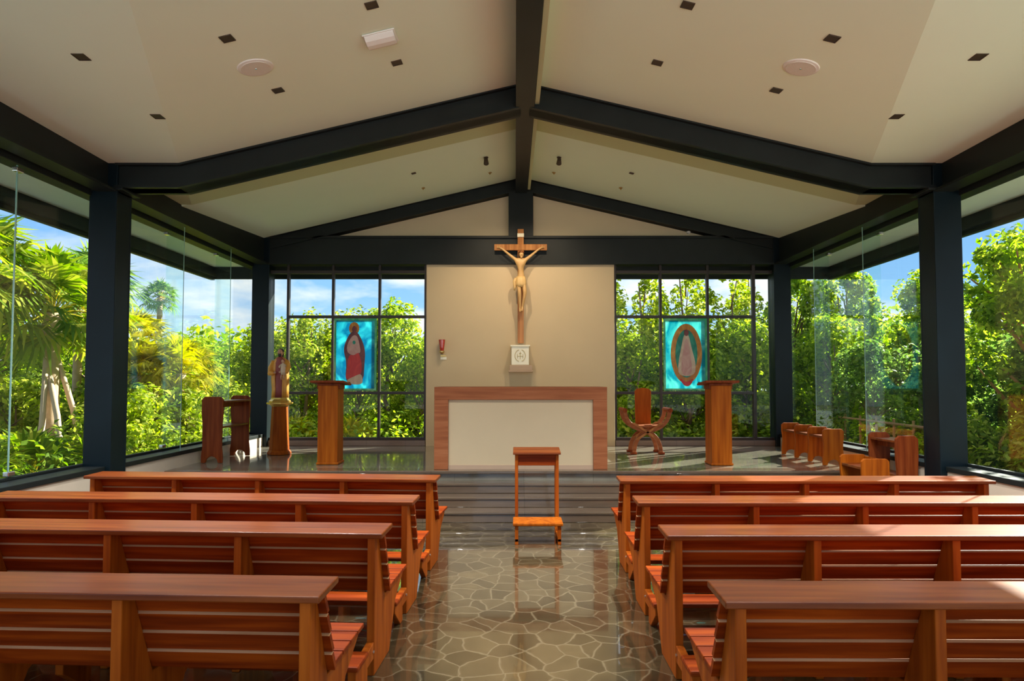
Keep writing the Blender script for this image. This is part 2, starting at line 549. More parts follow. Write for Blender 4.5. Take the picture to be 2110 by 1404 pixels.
def dup(root, loc=None, rz=None, label=None, group=None, scale=None):
    r = root.copy()
    C.objects.link(r)
    if loc is not None:
        r.location = loc
    if rz is not None:
        r.rotation_euler = (0, 0, rz)
    if scale is not None:
        r.scale = scale if isinstance(scale, tuple) else (scale,) * 3
    if label:
        r['label'] = label
    if group:
        r['group'] = group
    for ch in list(root.children):
        c = ch.copy()
        C.objects.link(c)
        c.parent = r
        for g in ch.children:
            d = g.copy()
            C.objects.link(d)
            d.parent = c
    return r


# ------------------------------------------------------------------ room shell
XI, YB = 4.65, 11.42          # inner face of the low side walls, face of the rear wall
Y0, Y1 = -0.6, 11.8  # open near end pulled in behind the camera to brighten the ceiling
STG, STY = 0.5, 8.25          # stage height and front edge


def h_in(x, y):
    return 5.03 + 0.08 * (y - 7) - 0.237 * abs(x)


def h_out(x, y):
    return 4.11 - 0.02 * (y - 7)


def crease(y):
    return max(0.25, min(4.75, 3.89 + 0.42 * (y - 7)))


def h_ceil(x, y):
    return h_in(x, y) if abs(x) <= crease(y) else h_out(x, y)


struct(MB().box(-5.05, 5.05, Y0, 7.5, -0.12, 0.0).build('floor', M['floor']), 'polished irregular flagstone floor of the nave')
# stage platform with its steps
stg = MB()
stg.box(-XI, XI, STY - 0.01, 11.9, -0.1, STG)
o = struct(stg.build('floor_stage', M['stage']), 'polished dark stone floor of the raised sanctuary')
front = MB().box(-XI, -2.0, STY - 0.04, STY - 0.012, 0, STG - 0.03).box(2.0, XI, STY - 0.04, STY - 0.012, 0, STG - 0.03)
front.build('riser', M['step'], o)
nose = MB().box(-XI, XI, STY - 0.05, STY + 0.25, STG - 0.035, STG + 0.004)
nose.build('stage_edge', M['step'], o, bevel=0.008)
stp = thing('altar_steps', 'flight of dark brown stone steps rising to the sanctuary', 'steps', (0, 0, 0))
for i in range(3):
    y = 7.47 + i * 0.26
    z = (i + 1) * 0.125
    b = MB().box(-2.0, 2.0, y + 0.012, STY - 0.045, z - 0.125 + 0.001 * i, z - 0.03)
    b.box(-2.0, 2.0, y, STY - 0.045, z - 0.03, z)
    b.build('step', M['step'], stp, bevel=0.006)
MB().box(-5.05, 5.05, 7.5, STY, -0.12, -0.001).build('floor_under_steps', M['step'])
bpy.data.objects['floor_under_steps']['kind'] = 'structure'


# ceiling: origami of sloping panels, folded along the creases
def build_ceiling():
    ys = [Y0, 1.0, 2.5, 4.0, 5.5, 7.0, 8.7]
    a, bnd, c = MB(), MB(), MB()

    def strip(mb, s, y0, y1, in0, in1, xo=4.76):
        c0, c1 = crease(y0), crease(y1)
        P = [(s * in0, y0, h_in(in0, y0)), (s * c0, y0, h_in(c0, y0)), (s * c1, y1, h_in(c1, y1)), (s * in1, y1, h_in(in1, y1))]
        f = (0, 1, 2, 3) if s < 0 else (3, 2, 1, 0)
        mb.add(P, [f])
        if c1 < xo:
            Q = [(s * c0, y0, h_in(c0, y0)), (s * xo, y0, h_out(xo, y0)), (s * xo, y1, h_out(xo, y1)), (s * c1, y1, h_in(c1, y1))]
            mb.add(Q, [f])
    for s in (-1, 1):
        for i in range(len(ys) - 2):
            strip(a, s, ys[i], ys[i + 1], 0, 0)
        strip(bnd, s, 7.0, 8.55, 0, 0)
        P = [(0, 8.55, h_in(0, 8.55)), (s * 4.76, 8.55, h_in(4.70, 8.55)), (s * 4.76, 11.9, h_in(4.76, 11.9)), (0, 11.9, h_in(0, 11.9))]
        c.add(P, [(0, 1, 2, 3) if s < 0 else (3, 2, 1, 0)])
    o = a.build('ceiling', M['ceil'])
    struct(o, 'folded cream ceiling')
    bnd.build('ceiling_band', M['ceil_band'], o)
    c.build('ceiling_panel', M['ceil'], o)
    for q in (o, *o.children):
        sm = q.modifiers.new('solid', 'SOLIDIFY')
        sm.thickness = 0.06
        sm.offset = 1.0 if False else -1.0


build_ceiling()
# roof deck over the ceiling with the overhanging eaves
rf = MB()
for s in (-1, 1):
    A = [(0, Y0 - 0.3), (s * 5.9, Y0 - 0.3), (s * 5.9, 12.0), (0, 12.0)]
    hs = [5.35, 4.12, 4.12, 6.0]
    lo = [(x, y, h) for (x, y), h in zip(A, hs)]
    hi = [(x, y, h + 0.12) for (x, y), h in zip(A, hs)]
    fs = [(0, 1, 2, 3), (7, 6, 5, 4), (0, 4, 5, 1), (1, 5, 6, 2), (2, 6, 7, 3)]
    rf.add(lo + hi, fs)
o = rf.build('roof', M['steel'])
struct(o)
for s, nm in ((-1, 'left'), (1, 'right')):
    x0, x1 = sorted((s * 4.98, s * 5.87))
    b = MB().box(x0, x1, Y0, 11.95, 3.85, 3.90)
    struct(b.build('ceiling_eave_' + nm, M['ceil']), 'cream boarded underside of the roof overhang')
    x0, x1 = sorted((s * 5.86, s * 5.93))
    b = MB().box(x0, x1, Y0 - 0.3, 12.0, 3.60, 4.2)
    b.box(min(s * 5.80, s * 5.86), max(s * 5.80, s * 5.86), Y0 - 0.3, 12.0, 3.66, 3.70)
    struct(b.build('trim_eave_' + nm, M['steel']), 'dark fascia along the edge of the roof overhang')
b = MB().box(-5.93, 5.93, 11.95, 12.02, 3.62, 4.2)
b.box(-5.93, -4.9, 11.95, 12.02, 4.2, 4.4).box(4.9, 5.93, 11.95, 12.02, 4.2, 4.4)
struct(b.build('trim_eave_rear', M['steel']), 'dark fascia along the rear roof edge')
b = MB().box(-5.87, 5.87, 11.72, 11.95, 3.95, 4.0)
struct(b.build('ceiling_eave_rear', M['ceil']))

# low side walls with their dark sills
for s, nm in ((-1, 'left'), (1, 'right')):
    x0, x1 = sorted((s * XI, s * 5.08))
    w = MB().box(x0, x1, Y0, 11.75, 0.001, 0.665).build('wall_' + nm, M['curb'])
    struct(w, 'low plastered wall carrying the side glazing')
    x0, x1 = sorted((s * (XI - 0.015), s * 5.02))
    st = MB().box(x0, x1, Y0, 11.72, 0.665, 0.72)
    x0, x1 = sorted((s * 4.88, s * 4.93))
    st.box(x0, x1, Y0, 11.72, 0.72, 0.75)
    struct(st.build('trim_sill_' + nm, M['steel'], bevel=0.006), 'dark metal sill along the low side wall')

# rear wall in cream plaster, and the gable above the tie beam
struct(MB().box(-1.73, 1.69, YB, 11.75, STG - 0.05, 3.80).build('wall_rear', M['plaster'], bevel=0.01), 'cream plaster wall behind the altar')
gb = MB()
gb.prism([(-4.6, 4.2), (4.6, 4.2), (4.6, 4.37), (0, 5.46), (-4.6, 4.37)], 11.56, 11.72, 'y')
struct(gb.build('wall_gable', M['plaster']), 'cream triangular gable wall above the dark tie beam')
# stone curb under the rear windows
for s, nm, a, b2 in ((-1, 'left', -4.65, -1.74), (1, 'right', 1.70, 4.65)):
    struct(MB().box(a, b2, 11.44, 11.74, STG + 0.001, 0.60).build('baseboard_rear_' + nm, M['curbstone'], bevel=0.005), 'grey stone curb under the rear window')


# ------------------------------------------------------------------ steel frame
def steel(name, mb, label, bevel=0.006):
    return struct(mb.build(name, M['steel'], bevel=bevel), label)


def column(name, s, y, ztop, label):
    x0, x1 = sorted((s * 4.58, s * 4.88))
    b = MB().box(x0, x1, y, y + 0.27, 0.0 if y < 8 else STG, ztop)
    # flange lips that catch the light on the two visible faces
    b.box(x0 - 0.004, x1 + 0.004, y - 0.006, y + 0.018, 0.02 if y < 8 else STG, ztop)
    b.box(x0 - 0.004, x1 + 0.004, y + 0.25, y + 0.276, 0.02 if y < 8 else STG, ztop)
    o = steel(name, b, label)
    o.data.materials[0] = M['column']
    return o


column('column_front_left', -1, 7.0, 4.16, 'front black steel column on the statue side')
column('column_front_right', 1, 7.0, 4.16, 'front black steel column on the chair side')
column('column_rear_left', -1, 11.38, 4.34, 'rear black steel column on the statue side')
column('column_rear_right', 1, 11.38, 4.34, 'rear black steel column on the chair side')
for s, nm in ((-1, 'left'), (1, 'right')):
    # cap plate where the frame lands on the front column
    x0, x1 = sorted((s * 4.50, s * 4.92))
    steel('beam_cap_' + nm, MB().box(x0, x1, 6.96, 7.31, 3.80, 3.83), 'plate under the beam joint')


def rafter(name, pts_top, depth, y0, y1, label):
    """I-section following a polyline; pts_top (x, z)"""
    t, f = 0.022, 0.03
    b = MB()
    up = [(x, z) for x, z in pts_top]
    dn = [(x, z - depth) for x, z in pts_top][::-1]
    b.prism(up + dn, y0 + 0.05, y1 - 0.05, 'y')
    b.prism(up + [(x, z - f) for x, z in pts_top][::-1], y0, y1, 'y')
    b.prism([(x, z - depth + f) for x, z in pts_top] + dn, y0, y1, 'y')
    return steel(name, b, label, bevel=0.0)


for s, nm in ((-1, 'left'), (1, 'right')):
    rafter('beam_front_' + nm, [(s * 4.60, 4.115), (s * 3.885, 4.115), (s * 0.05, 5.03)], 0.285, 6.98, 7.26, 'front sloping black steel rafter')
    rafter('beam_rear_' + nm, [(s * 4.55, 4.325), (s * 0.05, 5.39)], 0.25, 11.36, 11.62, 'rear sloping black steel rafter under the ceiling')
    x0, x1 = sorted((s * 4.58, s * 4.80))
    w0, w1 = sorted((s * 4.68, s * 4.70))
    b = MB().box(w0, w1, Y0, 11.5, 3.80, 4.30)
    b.box(x0, x1, Y0, 11.5, 3.785, 3.812)
    steel('beam_eave_' + nm, b, 'black steel eave beam over the side glazing', 0)
    x0, x1 = sorted((s * 4.86, s * 5.03))
    b = MB().box(x0, x1, Y0, 11.75, 3.74, 4.12)
    steel('beam_head_' + nm, b, 'dark steel head beam holding the glass', 0.005)
b = MB().box(-4.58, 4.58, 11.40, 11.44, 3.80, 4.30)
b.box(-4.58, 4.58, 11.36, 11.60, 4.27, 4.31)
b.box(-4.58, 4.58, 11.36, 11.60, 3.79, 3.825)
steel('beam_tie', b, 'horizontal black steel tie beam across the rear wall', 0)
b = MB().box(-0.235, 0.215, 11.37, 11.60, 4.31, 5.16)
steel('column_king_post', b, 'black king post standing on the tie beam')
# ridge beam follows the rise of the ridge
rb = MB()
pr = [(Y0, h_in(0, Y0) - 0.27), (11.5, h_in(0, 11.5) - 0.27), (11.5, h_in(0, 11.5) + 0.02), (Y0, h_in(0, Y0) + 0.02)]
rb.prism(pr, -0.09, 0.09, 'x')
pr2 = [(Y0, h_in(0, Y0) - 0.285), (11.5, h_in(0, 11.5) - 0.285), (11.5, h_in(0, 11.5) - 0.262), (Y0, h_in(0, Y0) - 0.262)]
rb.prism(pr2, -0.105, 0.105, 'x')
steel('beam_ridge', rb, 'black steel ridge beam running towards the altar', 0.004)
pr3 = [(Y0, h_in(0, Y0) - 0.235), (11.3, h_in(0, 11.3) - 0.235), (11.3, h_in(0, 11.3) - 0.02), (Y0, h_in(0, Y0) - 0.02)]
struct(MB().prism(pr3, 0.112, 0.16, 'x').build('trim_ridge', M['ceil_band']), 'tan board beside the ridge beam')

# ------------------------------------------------------------------ side glazing
joints = [-0.6, 1.4, 2.8, 4.4, 6.0, 7.30, 8.60, 10.02, 11.42]
nwin = 0
for s, nm in ((-1, 'left'), (1, 'right')):
    nwin += 1
    root = bpy.data.objects.new('window_%d' % nwin, None)
    C.objects.link(root)
    struct(root, 'frameless glass side wall')
    for i in range(len(joints) - 1):
        y0, y1 = joints[i] + 0.004, joints[i + 1] - 0.004
        x0, x1 = sorted((s * 4.900, s * 4.912))
        MB().box(x0, x1, y0, y1, 0.735, 3.745).build('pane', M['glass_side'], root)
    for y in joints[3:-1]:
        x0, x1 = sorted((s * 4.66 if y > 8 else s * 4.885, s * 4.896))
        if y < 7:
            g0, g1 = sorted((s * 4.900, s * 4.912))
            MB().box(g0, g1, y - 0.005, y + 0.005, 0.735, 3.745).build('glass_seam', M['finedge'], root)
        if y > 8:
            MB().box(x0, x1, y - 0.006, y + 0.006, 0.72, 3.78).build('glass_fin', M['fin'], root)
            e0, e1 = sorted((s * 4.655, s * 4.66))
            MB().box(e0, e1, y - 0.005, y + 0.005, 0.72, 3.78).build('fin_edge', M['finedge'], root)
        x0, x1 = sorted((s * 4.87, s * 4.925))
        for zz in (3.66, 0.75):
            MB().box(x0, x1, y - 0.045, y + 0.045, zz + 0.01, zz + 0.055).build('patch_fitting', M['chrome'], root, bevel=0.008)

# rear windows: 3 wide and 3 high grid of dark frames
for s, nm in ((-1, 'left'), (1, 'right')):
    nwin += 1
    root = bpy.data.objects.new('window_%d' % nwin, None)
    C.objects.link(root)
    struct(root, 'gridded rear window with dark frames')
    xs = [-4.26, -3.44, -2.59, -1.75] if s < 0 else [1.71, 2.54, 3.40, 4.24]
    zs = [0.625, 1.455, 2.845, 3.665]
    for k, x in enumerate(xs):
        wd = 0.03 if (s > 0 and k == 3) else 0.022
        MB().box(x - wd, x + wd, 11.46, 11.54, 0.60, 3.80).build('window_frame', M['frame'], root, bevel=0.004)
    a, b2 = (-4.6, -1.73) if s < 0 else (1.69, 4.6)
    for k, z in enumerate(zs):
        hh = 0.025 if k < 3 else 0.03
        x0 = xs[0] if (s < 0 and 0 < k < 3) else a
        x1 = xs[3] if (s > 0 and 0 < k < 3) else b2
        MB().box(x0, x1, 11.465, 11.535, z - hh, z + hh).build('window_frame', M['frame'], root, bevel=0.004)
    for k in range(3):
        for j in range(3):
            MB().box(xs[k] + 0.02, xs[k + 1] - 0.02, 11.496, 11.504, zs[j] + 0.02, zs[j + 1] - 0.02).build('pane', M['glass'], root)
    xa, xb = (-4.57, xs[0] - 0.02) if s < 0 else (xs[3] + 0.03, 4.57)
    MB().box(xa, xb, 11.496, 11.504, 0.64, 3.64).build('pane', M['glass'], root)


# ------------------------------------------------------------------ coloured glass panels hung in the rear windows
def ellipse(cx, cz, rx, rz, n=36, a0=0, a1=2 * PI):
    return [(cx + rx * math.cos(a0 + (a1 - a0) * i / n), cz + rz * math.sin(a0 + (a1 - a0) * i / n)) for i in range(n if a1 - a0 > 6.28 else n + 1)]


def smooth_poly(pts, it=2):
    for _ in range(it):
        q = []
        for i in range(len(pts)):
            p, r = pts[i], pts[(i + 1) % len(pts)]
            q.append((0.75 * p[0] + 0.25 * r[0], 0.75 * p[1] + 0.25 * r[1]))
            q.append((0.25 * p[0] + 0.75 * r[0], 0.25 * p[1] + 0.75 * r[1]))
        pts = q
    return pts


def plate(name, pts, y, mat, parent, t=0.003):
    return MB().prism(pts, y, y + t, 'y').build(name, mat, parent)


def art_panel(x0, x1, z0, z1, label, kind):
    cx, cz, w, h = (x0 + x1) / 2, (z0 + z1) / 2, x1 - x0, z1 - z0
    t = thing('stained_glass_panel', label, 'stained glass', (cx, 11.44, z0), group=None)
    W, H2 = w / 2, h
    MB().box(-W, W, 0.0, 0.006, 0, H2).build('background_glass', M['blueglass' if kind == 1 else 'blueglass2'], t)
    rim = MB()
    e = 0.036
    rim.box(-W, W, -0.006, 0.0, 0, e).box(-W, W, -0.006, 0, H2 - e, H2).box(-W, -W + e, -0.006, 0, e, H2 - e).box(W - e, W, -0.006, 0, e, H2 - e)
    rim.build('green_border', M['greenrim'], t)
    sx = lambda P: [((u - 0.5) * w, v * h) for u, v in P]
    if kind == 1:
        plate('halo', sx([(0.47 + 0.115 * math.cos(a) * (1 + 0.10 * (i % 2)), 0.86 + 0.085 * math.sin(a) * (1 + 0.1 * (i % 2))) for i, a in enumerate([2 * PI * k / 32 for k in range(32)])]), -0.010, M['amberart'], t)
        plate('mantle', sx(smooth_poly([(0.40, 0.82), (0.54, 0.82), (0.66, 0.70), (0.74, 0.55), (0.72, 0.35), (0.70, 0.12), (0.40, 0.10), (0.27, 0.14), (0.30, 0.40), (0.22, 0.55), (0.27, 0.68)])), -0.014, M['plumart'], t)
        plate('robe', sx(smooth_poly([(0.56, 0.56), (0.66, 0.40), (0.66, 0.22), (0.50, 0.18), (0.27, 0.14), (0.31, 0.30), (0.34, 0.48), (0.45, 0.50)])), -0.018, M['redart'], t)
        plate('tunic', sx(smooth_poly([(0.42, 0.76), (0.54, 0.77), (0.60, 0.66), (0.64, 0.52), (0.55, 0.52), (0.46, 0.48), (0.32, 0.52), (0.30, 0.62)])), -0.022, M['roseart'], t)
        plate('hem', sx(smooth_poly([(0.28, 0.14), (0.50, 0.20), (0.66, 0.24), (0.70, 0.10), (0.56, 0.08), (0.40, 0.09)])), -0.022, M['creamart'], t)
        plate('face', sx(ellipse(0.475, 0.845, 0.055, 0.05, 20)), -0.016, M['plumart'], t)
        plate('emblem', sx(ellipse(0.475, 0.665, 0.035, 0.026, 16)), -0.026, M['tealart'], t)
    else:
        ring = ellipse(0, 0, 1, 1, 44)
        for nm, k, mt, yy in (('gold_ring', 1.0, 'amberart', -0.010), ('inner_field', 0.70, 'tealart', -0.014)):
            plate(nm, sx([(0.52 + 0.36 * k * a, 0.51 + 0.415 * (k if k == 1 else 0.80) * b) for a, b in ring]), yy, M[mt], t)
        plate('mantle', sx(smooth_poly([(0.47, 0.79), (0.57, 0.79), (0.64, 0.58), (0.74, 0.36), (0.70, 0.20), (0.34, 0.20), (0.32, 0.34), (0.40, 0.60)])), -0.018, M['creamart'], t)
        plate('robe', sx(smooth_poly([(0.49, 0.72), (0.55, 0.72), (0.62, 0.45), (0.66, 0.22), (0.40, 0.20), (0.40, 0.42)])), -0.022, M['roseart'], t)
        plate('face', sx(ellipse(0.52, 0.80, 0.055, 0.045, 20)), -0.024, M['plumart'], t)
        plate('crescent', sx(smooth_poly([(0.34, 0.19), (0.52, 0.10), (0.70, 0.19), (0.60, 0.06), (0.45, 0.06)])), -0.026, M['redart'], t)
    return t


art_panel(-3.40, -2.63, 1.50, 2.81, 'turquoise stained glass panel of a figure in a long red robe', 1)
art_panel(2.58, 3.37, 1.50, 2.81, 'turquoise stained glass panel of a pale figure inside a gold oval', 2)


# ------------------------------------------------------------------ ceiling fittings
def slope_rot(x, y):
    """rotation that lays a fitting flat against the ceiling above (x, y), its own x axis running across the nave"""
    if abs(x) <= crease(y):
        n = Vector((0.237 * (1 if x > 0 else -1), -0.08, 1)).normalized()
    else:
        n = Vector((0, 0.02, 1)).normalized()
    ax = (Vector((1, 0, 0)) - n * n.x).normalized()
    ay = n.cross(ax)
    return Matrix((ax, ay, n)).transposed().to_euler()


def square_light(x, y, label, group, sz=0.048, power=0):
    t = thing('recessed_downlight', label, 'ceiling light', (x, y, h_ceil(x, y)), group=group)
    t.rotation_euler = slope_rot(x, y)
    b = MB()
    r0, r1 = sz - 0.008, sz
    for a in ((-r1, r1, -r1, -r0), (-r1, r1, r0, r1), (-r1, -r0, -r0, r0), (r0, r1, -r0, r0)):
        b.box(a[0], a[1], a[2], a[3], -0.008, 0.0)
    b.build('rim', M['recess'], t)
    MB().box(-r0, r0, -r0, r0, -0.004, 0.0).build('recess', M['recess'], t)
    if power:
        ld = bpy.data.lights.new('downlight_lamp', 'SPOT')
        ld.energy = power
        ld.color = (1.0, 0.99, 0.94)
        ld.spot_size = R(105)
        ld.spot_blend = 0.8
        ld.shadow_soft_size = 0.05
        lo = bpy.data.objects.new('downlight_lamp', ld)
        C.objects.link(lo)
        lo.location = (x, y, h_ceil(x, y) - 0.05)
        lo.rotation_euler = (0, 0, 0)
    return t


sides = {-1: 'statue side', 1: 'chair side'}
for s in (-1, 1):
    for j, yy in enumerate((4.76, 5.80)):
        for i, xx in enumerate((1.22, 2.33, 3.45)):
            nm = ['beside the ridge beam', 'halfway down the slope', 'by the outer fold'][i]
            square_light(s * xx, yy, 'small square downlight %s, %s, %s front rafter' % (nm, sides[s], ['one row before the', 'next to the'][j]), 'square downlights in the near ceiling', power=120)
for s in (-1, 1):
    square_light(s * 1.66, 9.5, 'tiny square downlight in the far ceiling bay, %s' % sides[s], 'downlights in the far ceiling', sz=0.034)
    for x, y in ((s * 1.66, 10.48), (s * 0.54, 10.5)):
        z = h_ceil(x, y)
        t = thing('sprinkler_head', 'tiny sprinkler head in the far ceiling, %s, %s' % ('near the ridge' if abs(x) < 1 else 'halfway down', sides[s]), 'sprinkler', (x, y, z), group='sprinklers in the far ceiling')
        MB().lathe([(0.03, -0.008), (0.035, 0.0)], 14).build('rosette', M['brass'], t)
        MB().lathe([(0.012, -0.03), (0.010, -0.008)], 10).build('nozzle', M['brass'], t)
    # adjustable spot aimed at the altar wall
    x, y = s * 0.56, 9.55
    z = h_ceil(x, y)
    t = thing('spotlight', 'black adjustable spotlight under the far ceiling, %s of the ridge beam' % sides[s], 'spotlight', (x, y, z), group='spotlights aimed at the altar wall')
    MB().lathe([(0.035, -0.012), (0.035, 0.0)], 16).build('mount', M['recess'], t)
    MB().tube([(0, 0, -0.01), (0, 0, -0.06)], 0.008, 8).build('stem', M['recess'], t)
    MB().tube([(0, -0.03, -0.045), (0, 0.05, -0.085)], [0.03, 0.04], 14).build('lamp_housing', M['recess'], t)
    ld = bpy.data.lights.new('wall_spot', 'SPOT')
    ld.energy = 52
    ld.color = (1.0, 0.78, 0.52)
    ld.spot_size = R(100)
    ld.spot_blend = 0.9
    ld.shadow_soft_size = 0.03
    lo = bpy.data.objects.new('wall_spot', ld)
    C.objects.link(lo)
    lo.location = (x, y + 0.08, z - 0.12)
    tgt = Vector((s * 0.5, 11.4, 1.9))
    lo.rotation_euler = (tgt - lo.location).to_track_quat('-Z', 'Y').to_euler()

for s in (-1, 1):
    x, y = s * 2.33, 5.29
    t = thing('ceiling_speaker', 'round white ceiling speaker on the %s' % sides[s], 'speaker', (x, y, h_ceil(x, y)), group='round ceiling speakers')
    t.rotation_euler = slope_rot(x, y)
    MB().lathe([(0.125, -0.012), (0.145, -0.008), (0.15, 0.0)], 40).build('rim', M['white'], t, smooth=False)
    MB().lathe([(0.122, -0.016), (0.124, -0.010)], 40).build('grille', M['grille'], t)
    MB().lathe([(0.008, -0.019), (0.010, -0.015)], 12).build('logo_badge', M['chrome'], t)

x, y = -1.26, 5.27
t = thing('emergency_light', 'white rounded emergency light box on the sloping ceiling', 'emergency light', (x, y, h_ceil(x, y) - 0.004))
t.rotation_euler = slope_rot(x, y)
pf = [(-0.10, 0.0), (-0.10, -0.02), (-0.075, -0.05), (-0.03, -0.066), (0.03, -0.066), (0.075, -0.05), (0.10, -0.02), (0.10, 0.0)]
MB().prism(pf, -0.125, 0.125, 'x').build('diffuser', M['white'], t, bevel=0.004)
MB().box(-0.14, 0.14, -0.112, 0.112, -0.012, 0).build('back_plate', M['white'], t, bevel=0.004)

t = thing('security_camera', 'small white dome camera on the gable wall above the tie beam', 'camera', (3.08, 11.52, 4.42))
MB().tube([(0, 0.04, 0), (0, -0.01, 0)], 0.035, 16).build('base', M['white'], t)
MB().ball((0, -0.02, -0.005), 0.028).build('dome', M['white'], t, smooth=True)


# ------------------------------------------------------------------ pews
def make_pew(label):
    """Origin: the floor under the rear aisle end of the book ledge; the pew runs to +x, its seat faces +y."""
    SP, TH, OV = 0.778, 0.045, 0.045
    Lg = 4 * SP + TH + 2 * OV
    t = thing('pew', label, 'pew', group='wooden pews')
    lip = MB().prism([(0, 0.768), (0.245, 0.778), (0.245, 0.806), (0, 0.797)], 0, Lg, 'x')
    lip.build('book_ledge', M['ledge'], t, bevel=0.006)
    prof = [(0.025, 0.0), (0.36, 0.0), (0.50, 0.26), (0.70, 0.37), (0.70, 0.405), (0.245, 0.385), (0.10, 0.772), (0.025, 0.768)]
    for k in range(5):
        x = OV + k * SP
        MB().prism(prof, x, x + TH, 'x').build('support', M['pew_z'], t, bevel=0.006)
    # backrest boards, leaning back towards the ledge
    top, bot = (0.105, 0.772), (0.245, 0.40)
    bh = 0.0955
    dy, dz = bot[0] - top[0], bot[1] - top[1]
    ln = math.hypot(dy, dz)
    uy, uz = dy / ln, dz / ln
    ny, nz = -uz, uy          # towards the seat side
    for k in range(4):
        a = k * (ln / 4) + 0.003
        b2 = (k + 1) * (ln / 4) - 0.003
        P = [(top[0] + uy * a, top[1] + uz * a), (top[0] + uy * b2, top[1] + uz * b2)]
        P[0] = (P[0][0] - ny * 0.012, P[0][1] - nz * 0.012)
        q = [(p[0] + ny * 0.022, p[1] + nz * 0.022) for p in P]
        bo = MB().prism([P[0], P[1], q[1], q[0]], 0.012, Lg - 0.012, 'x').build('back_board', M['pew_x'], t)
        bo.data.materials.append(M['lit_edge'])
        max(bo.data.polygons, key=lambda p: p.normal.z).material_index = 1  # top face coloured as if lit
    for k in range(4):
        a = 0.27 + k * 0.112
        MB().box(0.02, Lg - 0.02, a, a + 0.104, 0.408, 0.430).build('seat_board', M['pew_x'], t, bevel=0.004)
    # folding kneeler hinged behind the supports
    kn = MB().box(0.03, Lg - 0.03, -0.33, -0.13, 0.175, 0.205).build('kneeler', M['pew_x'], t, bevel=0.01)
    for k in range(0, 5, 2):
        x = OV + k * SP + TH / 2
        MB().prism([(0.02, 0.10), (0.02, 0.19), (-0.12, 0.175), (-0.31, 0.175), (-0.31, 0.12), (-0.16, 0.0), (-0.10, 0.0), (-0.10, 0.10)], x - 0.022, x + 0.022, 'x').build('kneeler_arm', M['pew_z'], kn, bevel=0.004)
        MB().tube([(x - 0.028, 0.0, 0.145), (x + 0.028, 0.0, 0.145)], 0.009, 10).build('bolt', M['chrome'], kn)
    return t, Lg


pew0, PL = make_pew('slatted mahogany pew')
ords = ['first', 'second', 'third', 'fourth']
LP = [(-0.81, 5.56, 4.0), (-0.84, 4.53, 3.2), (-0.86, 3.58, 3.2), (-0.89, 2.54, 2.6)]     # aisle end, turned slightly outwards
RP = [(0.80, 5.50, 0.2), (0.76, 4.50, 0.0), (0.735, 3.54, 0.0), (0.705, 2.48, 0.4)]
first = True
for k in range(4):
    x, y, a = RP[k]
    lab = 'slatted mahogany pew, %s from the altar steps, in the block by the curved X-frame chair' % ords[k]
    if first:
        pew0.location = (x, y, 0); pew0.rotation_euler = (0, 0, -R(a)); pew0['label'] = lab
        first = False
    else:
        dup(pew0, (x, y, 0), -R(a), lab)
for k in range(4):
    x, y, a = LP[k]
    lab = 'slatted mahogany pew, %s from the altar steps, in the block by the robed statue' % ords[k]
    # the block by the statue runs away from the aisle towards -x
    ang = -R(a)
    ox, oy = x - PL * math.cos(ang), y - PL * math.sin(ang)
    dup(pew0, (ox, oy, 0), ang, lab)


# ------------------------------------------------------------------ altar furniture
def altar():
    t = thing('altar', 'altar table with thick brown wooden slab frame and cream infill', 'altar', (-0.04, 8.33, STG + 0.004))
    W, D, Hh = 1.14, 0.80, 1.085
    MB().box(-W, W, 0, D, Hh - 0.17, Hh).build('tabletop', M['altar'], t, bevel=0.006)
    for s in (-1, 1):
        x0, x1 = sorted((s * W, s * (W - 0.185)))
        MB().box(x0, x1, 0, D, 0, Hh - 0.17).build('leg', M['altar'], t, bevel=0.006)
    MB().box(-W + 0.185, W - 0.185, 0.035, D - 0.05, 0.055, Hh - 0.17).build('infill_panel', M['plaster'], t)
    MB().box(-W + 0.185, W - 0.185, 0.028, D - 0.04, 0.0, 0.055).build('plinth', M['shelf'], t)
    return t


altar()


def ambo(x, y, label, lean):
    t = thing('lectern', label, 'lectern', (x, y, STG + 0.004), group='wooden lecterns on the sanctuary')
    w, d, hh = 0.14, 0.30, 1.10
    b = MB().prism([(-w, 0), (w, 0), (w, d), (-w, d)], 0, hh, 'z')
    b.build('body', M['ambo'], t, bevel=0.006)
    MB().box(-w - 0.012, w + 0.012, -0.01, d + 0.01, 0, 0.03).build('base', M['ambo'], t, bevel=0.004)
    MB().prism([(-0.06, hh + 0.04), (0.36, hh), (0.36, hh + 0.028), (-0.06, hh + 0.072)], -0.235, 0.235, 'x').build('book_rest', M['dark_wood'], t, bevel=0.006)
    MB().prism([(0.335, hh + 0.028), (0.36, hh + 0.026), (0.36, hh + 0.05), (0.335, hh + 0.05)], -0.22, 0.22, 'x').build('book_stop', M['dark_wood'], t)
    MB().box(-0.16, 0.16, 0.02, d - 0.02, hh - 0.05, hh + 0.03).build('collar', M['dark_wood'], t, bevel=0.004)
    return t


ambo(-2.73, 8.83, 'square wooden lectern standing under the red-robed glass panel', 1)
ambo(2.74, 8.74, 'square wooden lectern standing under the gold-oval glass panel', -1)


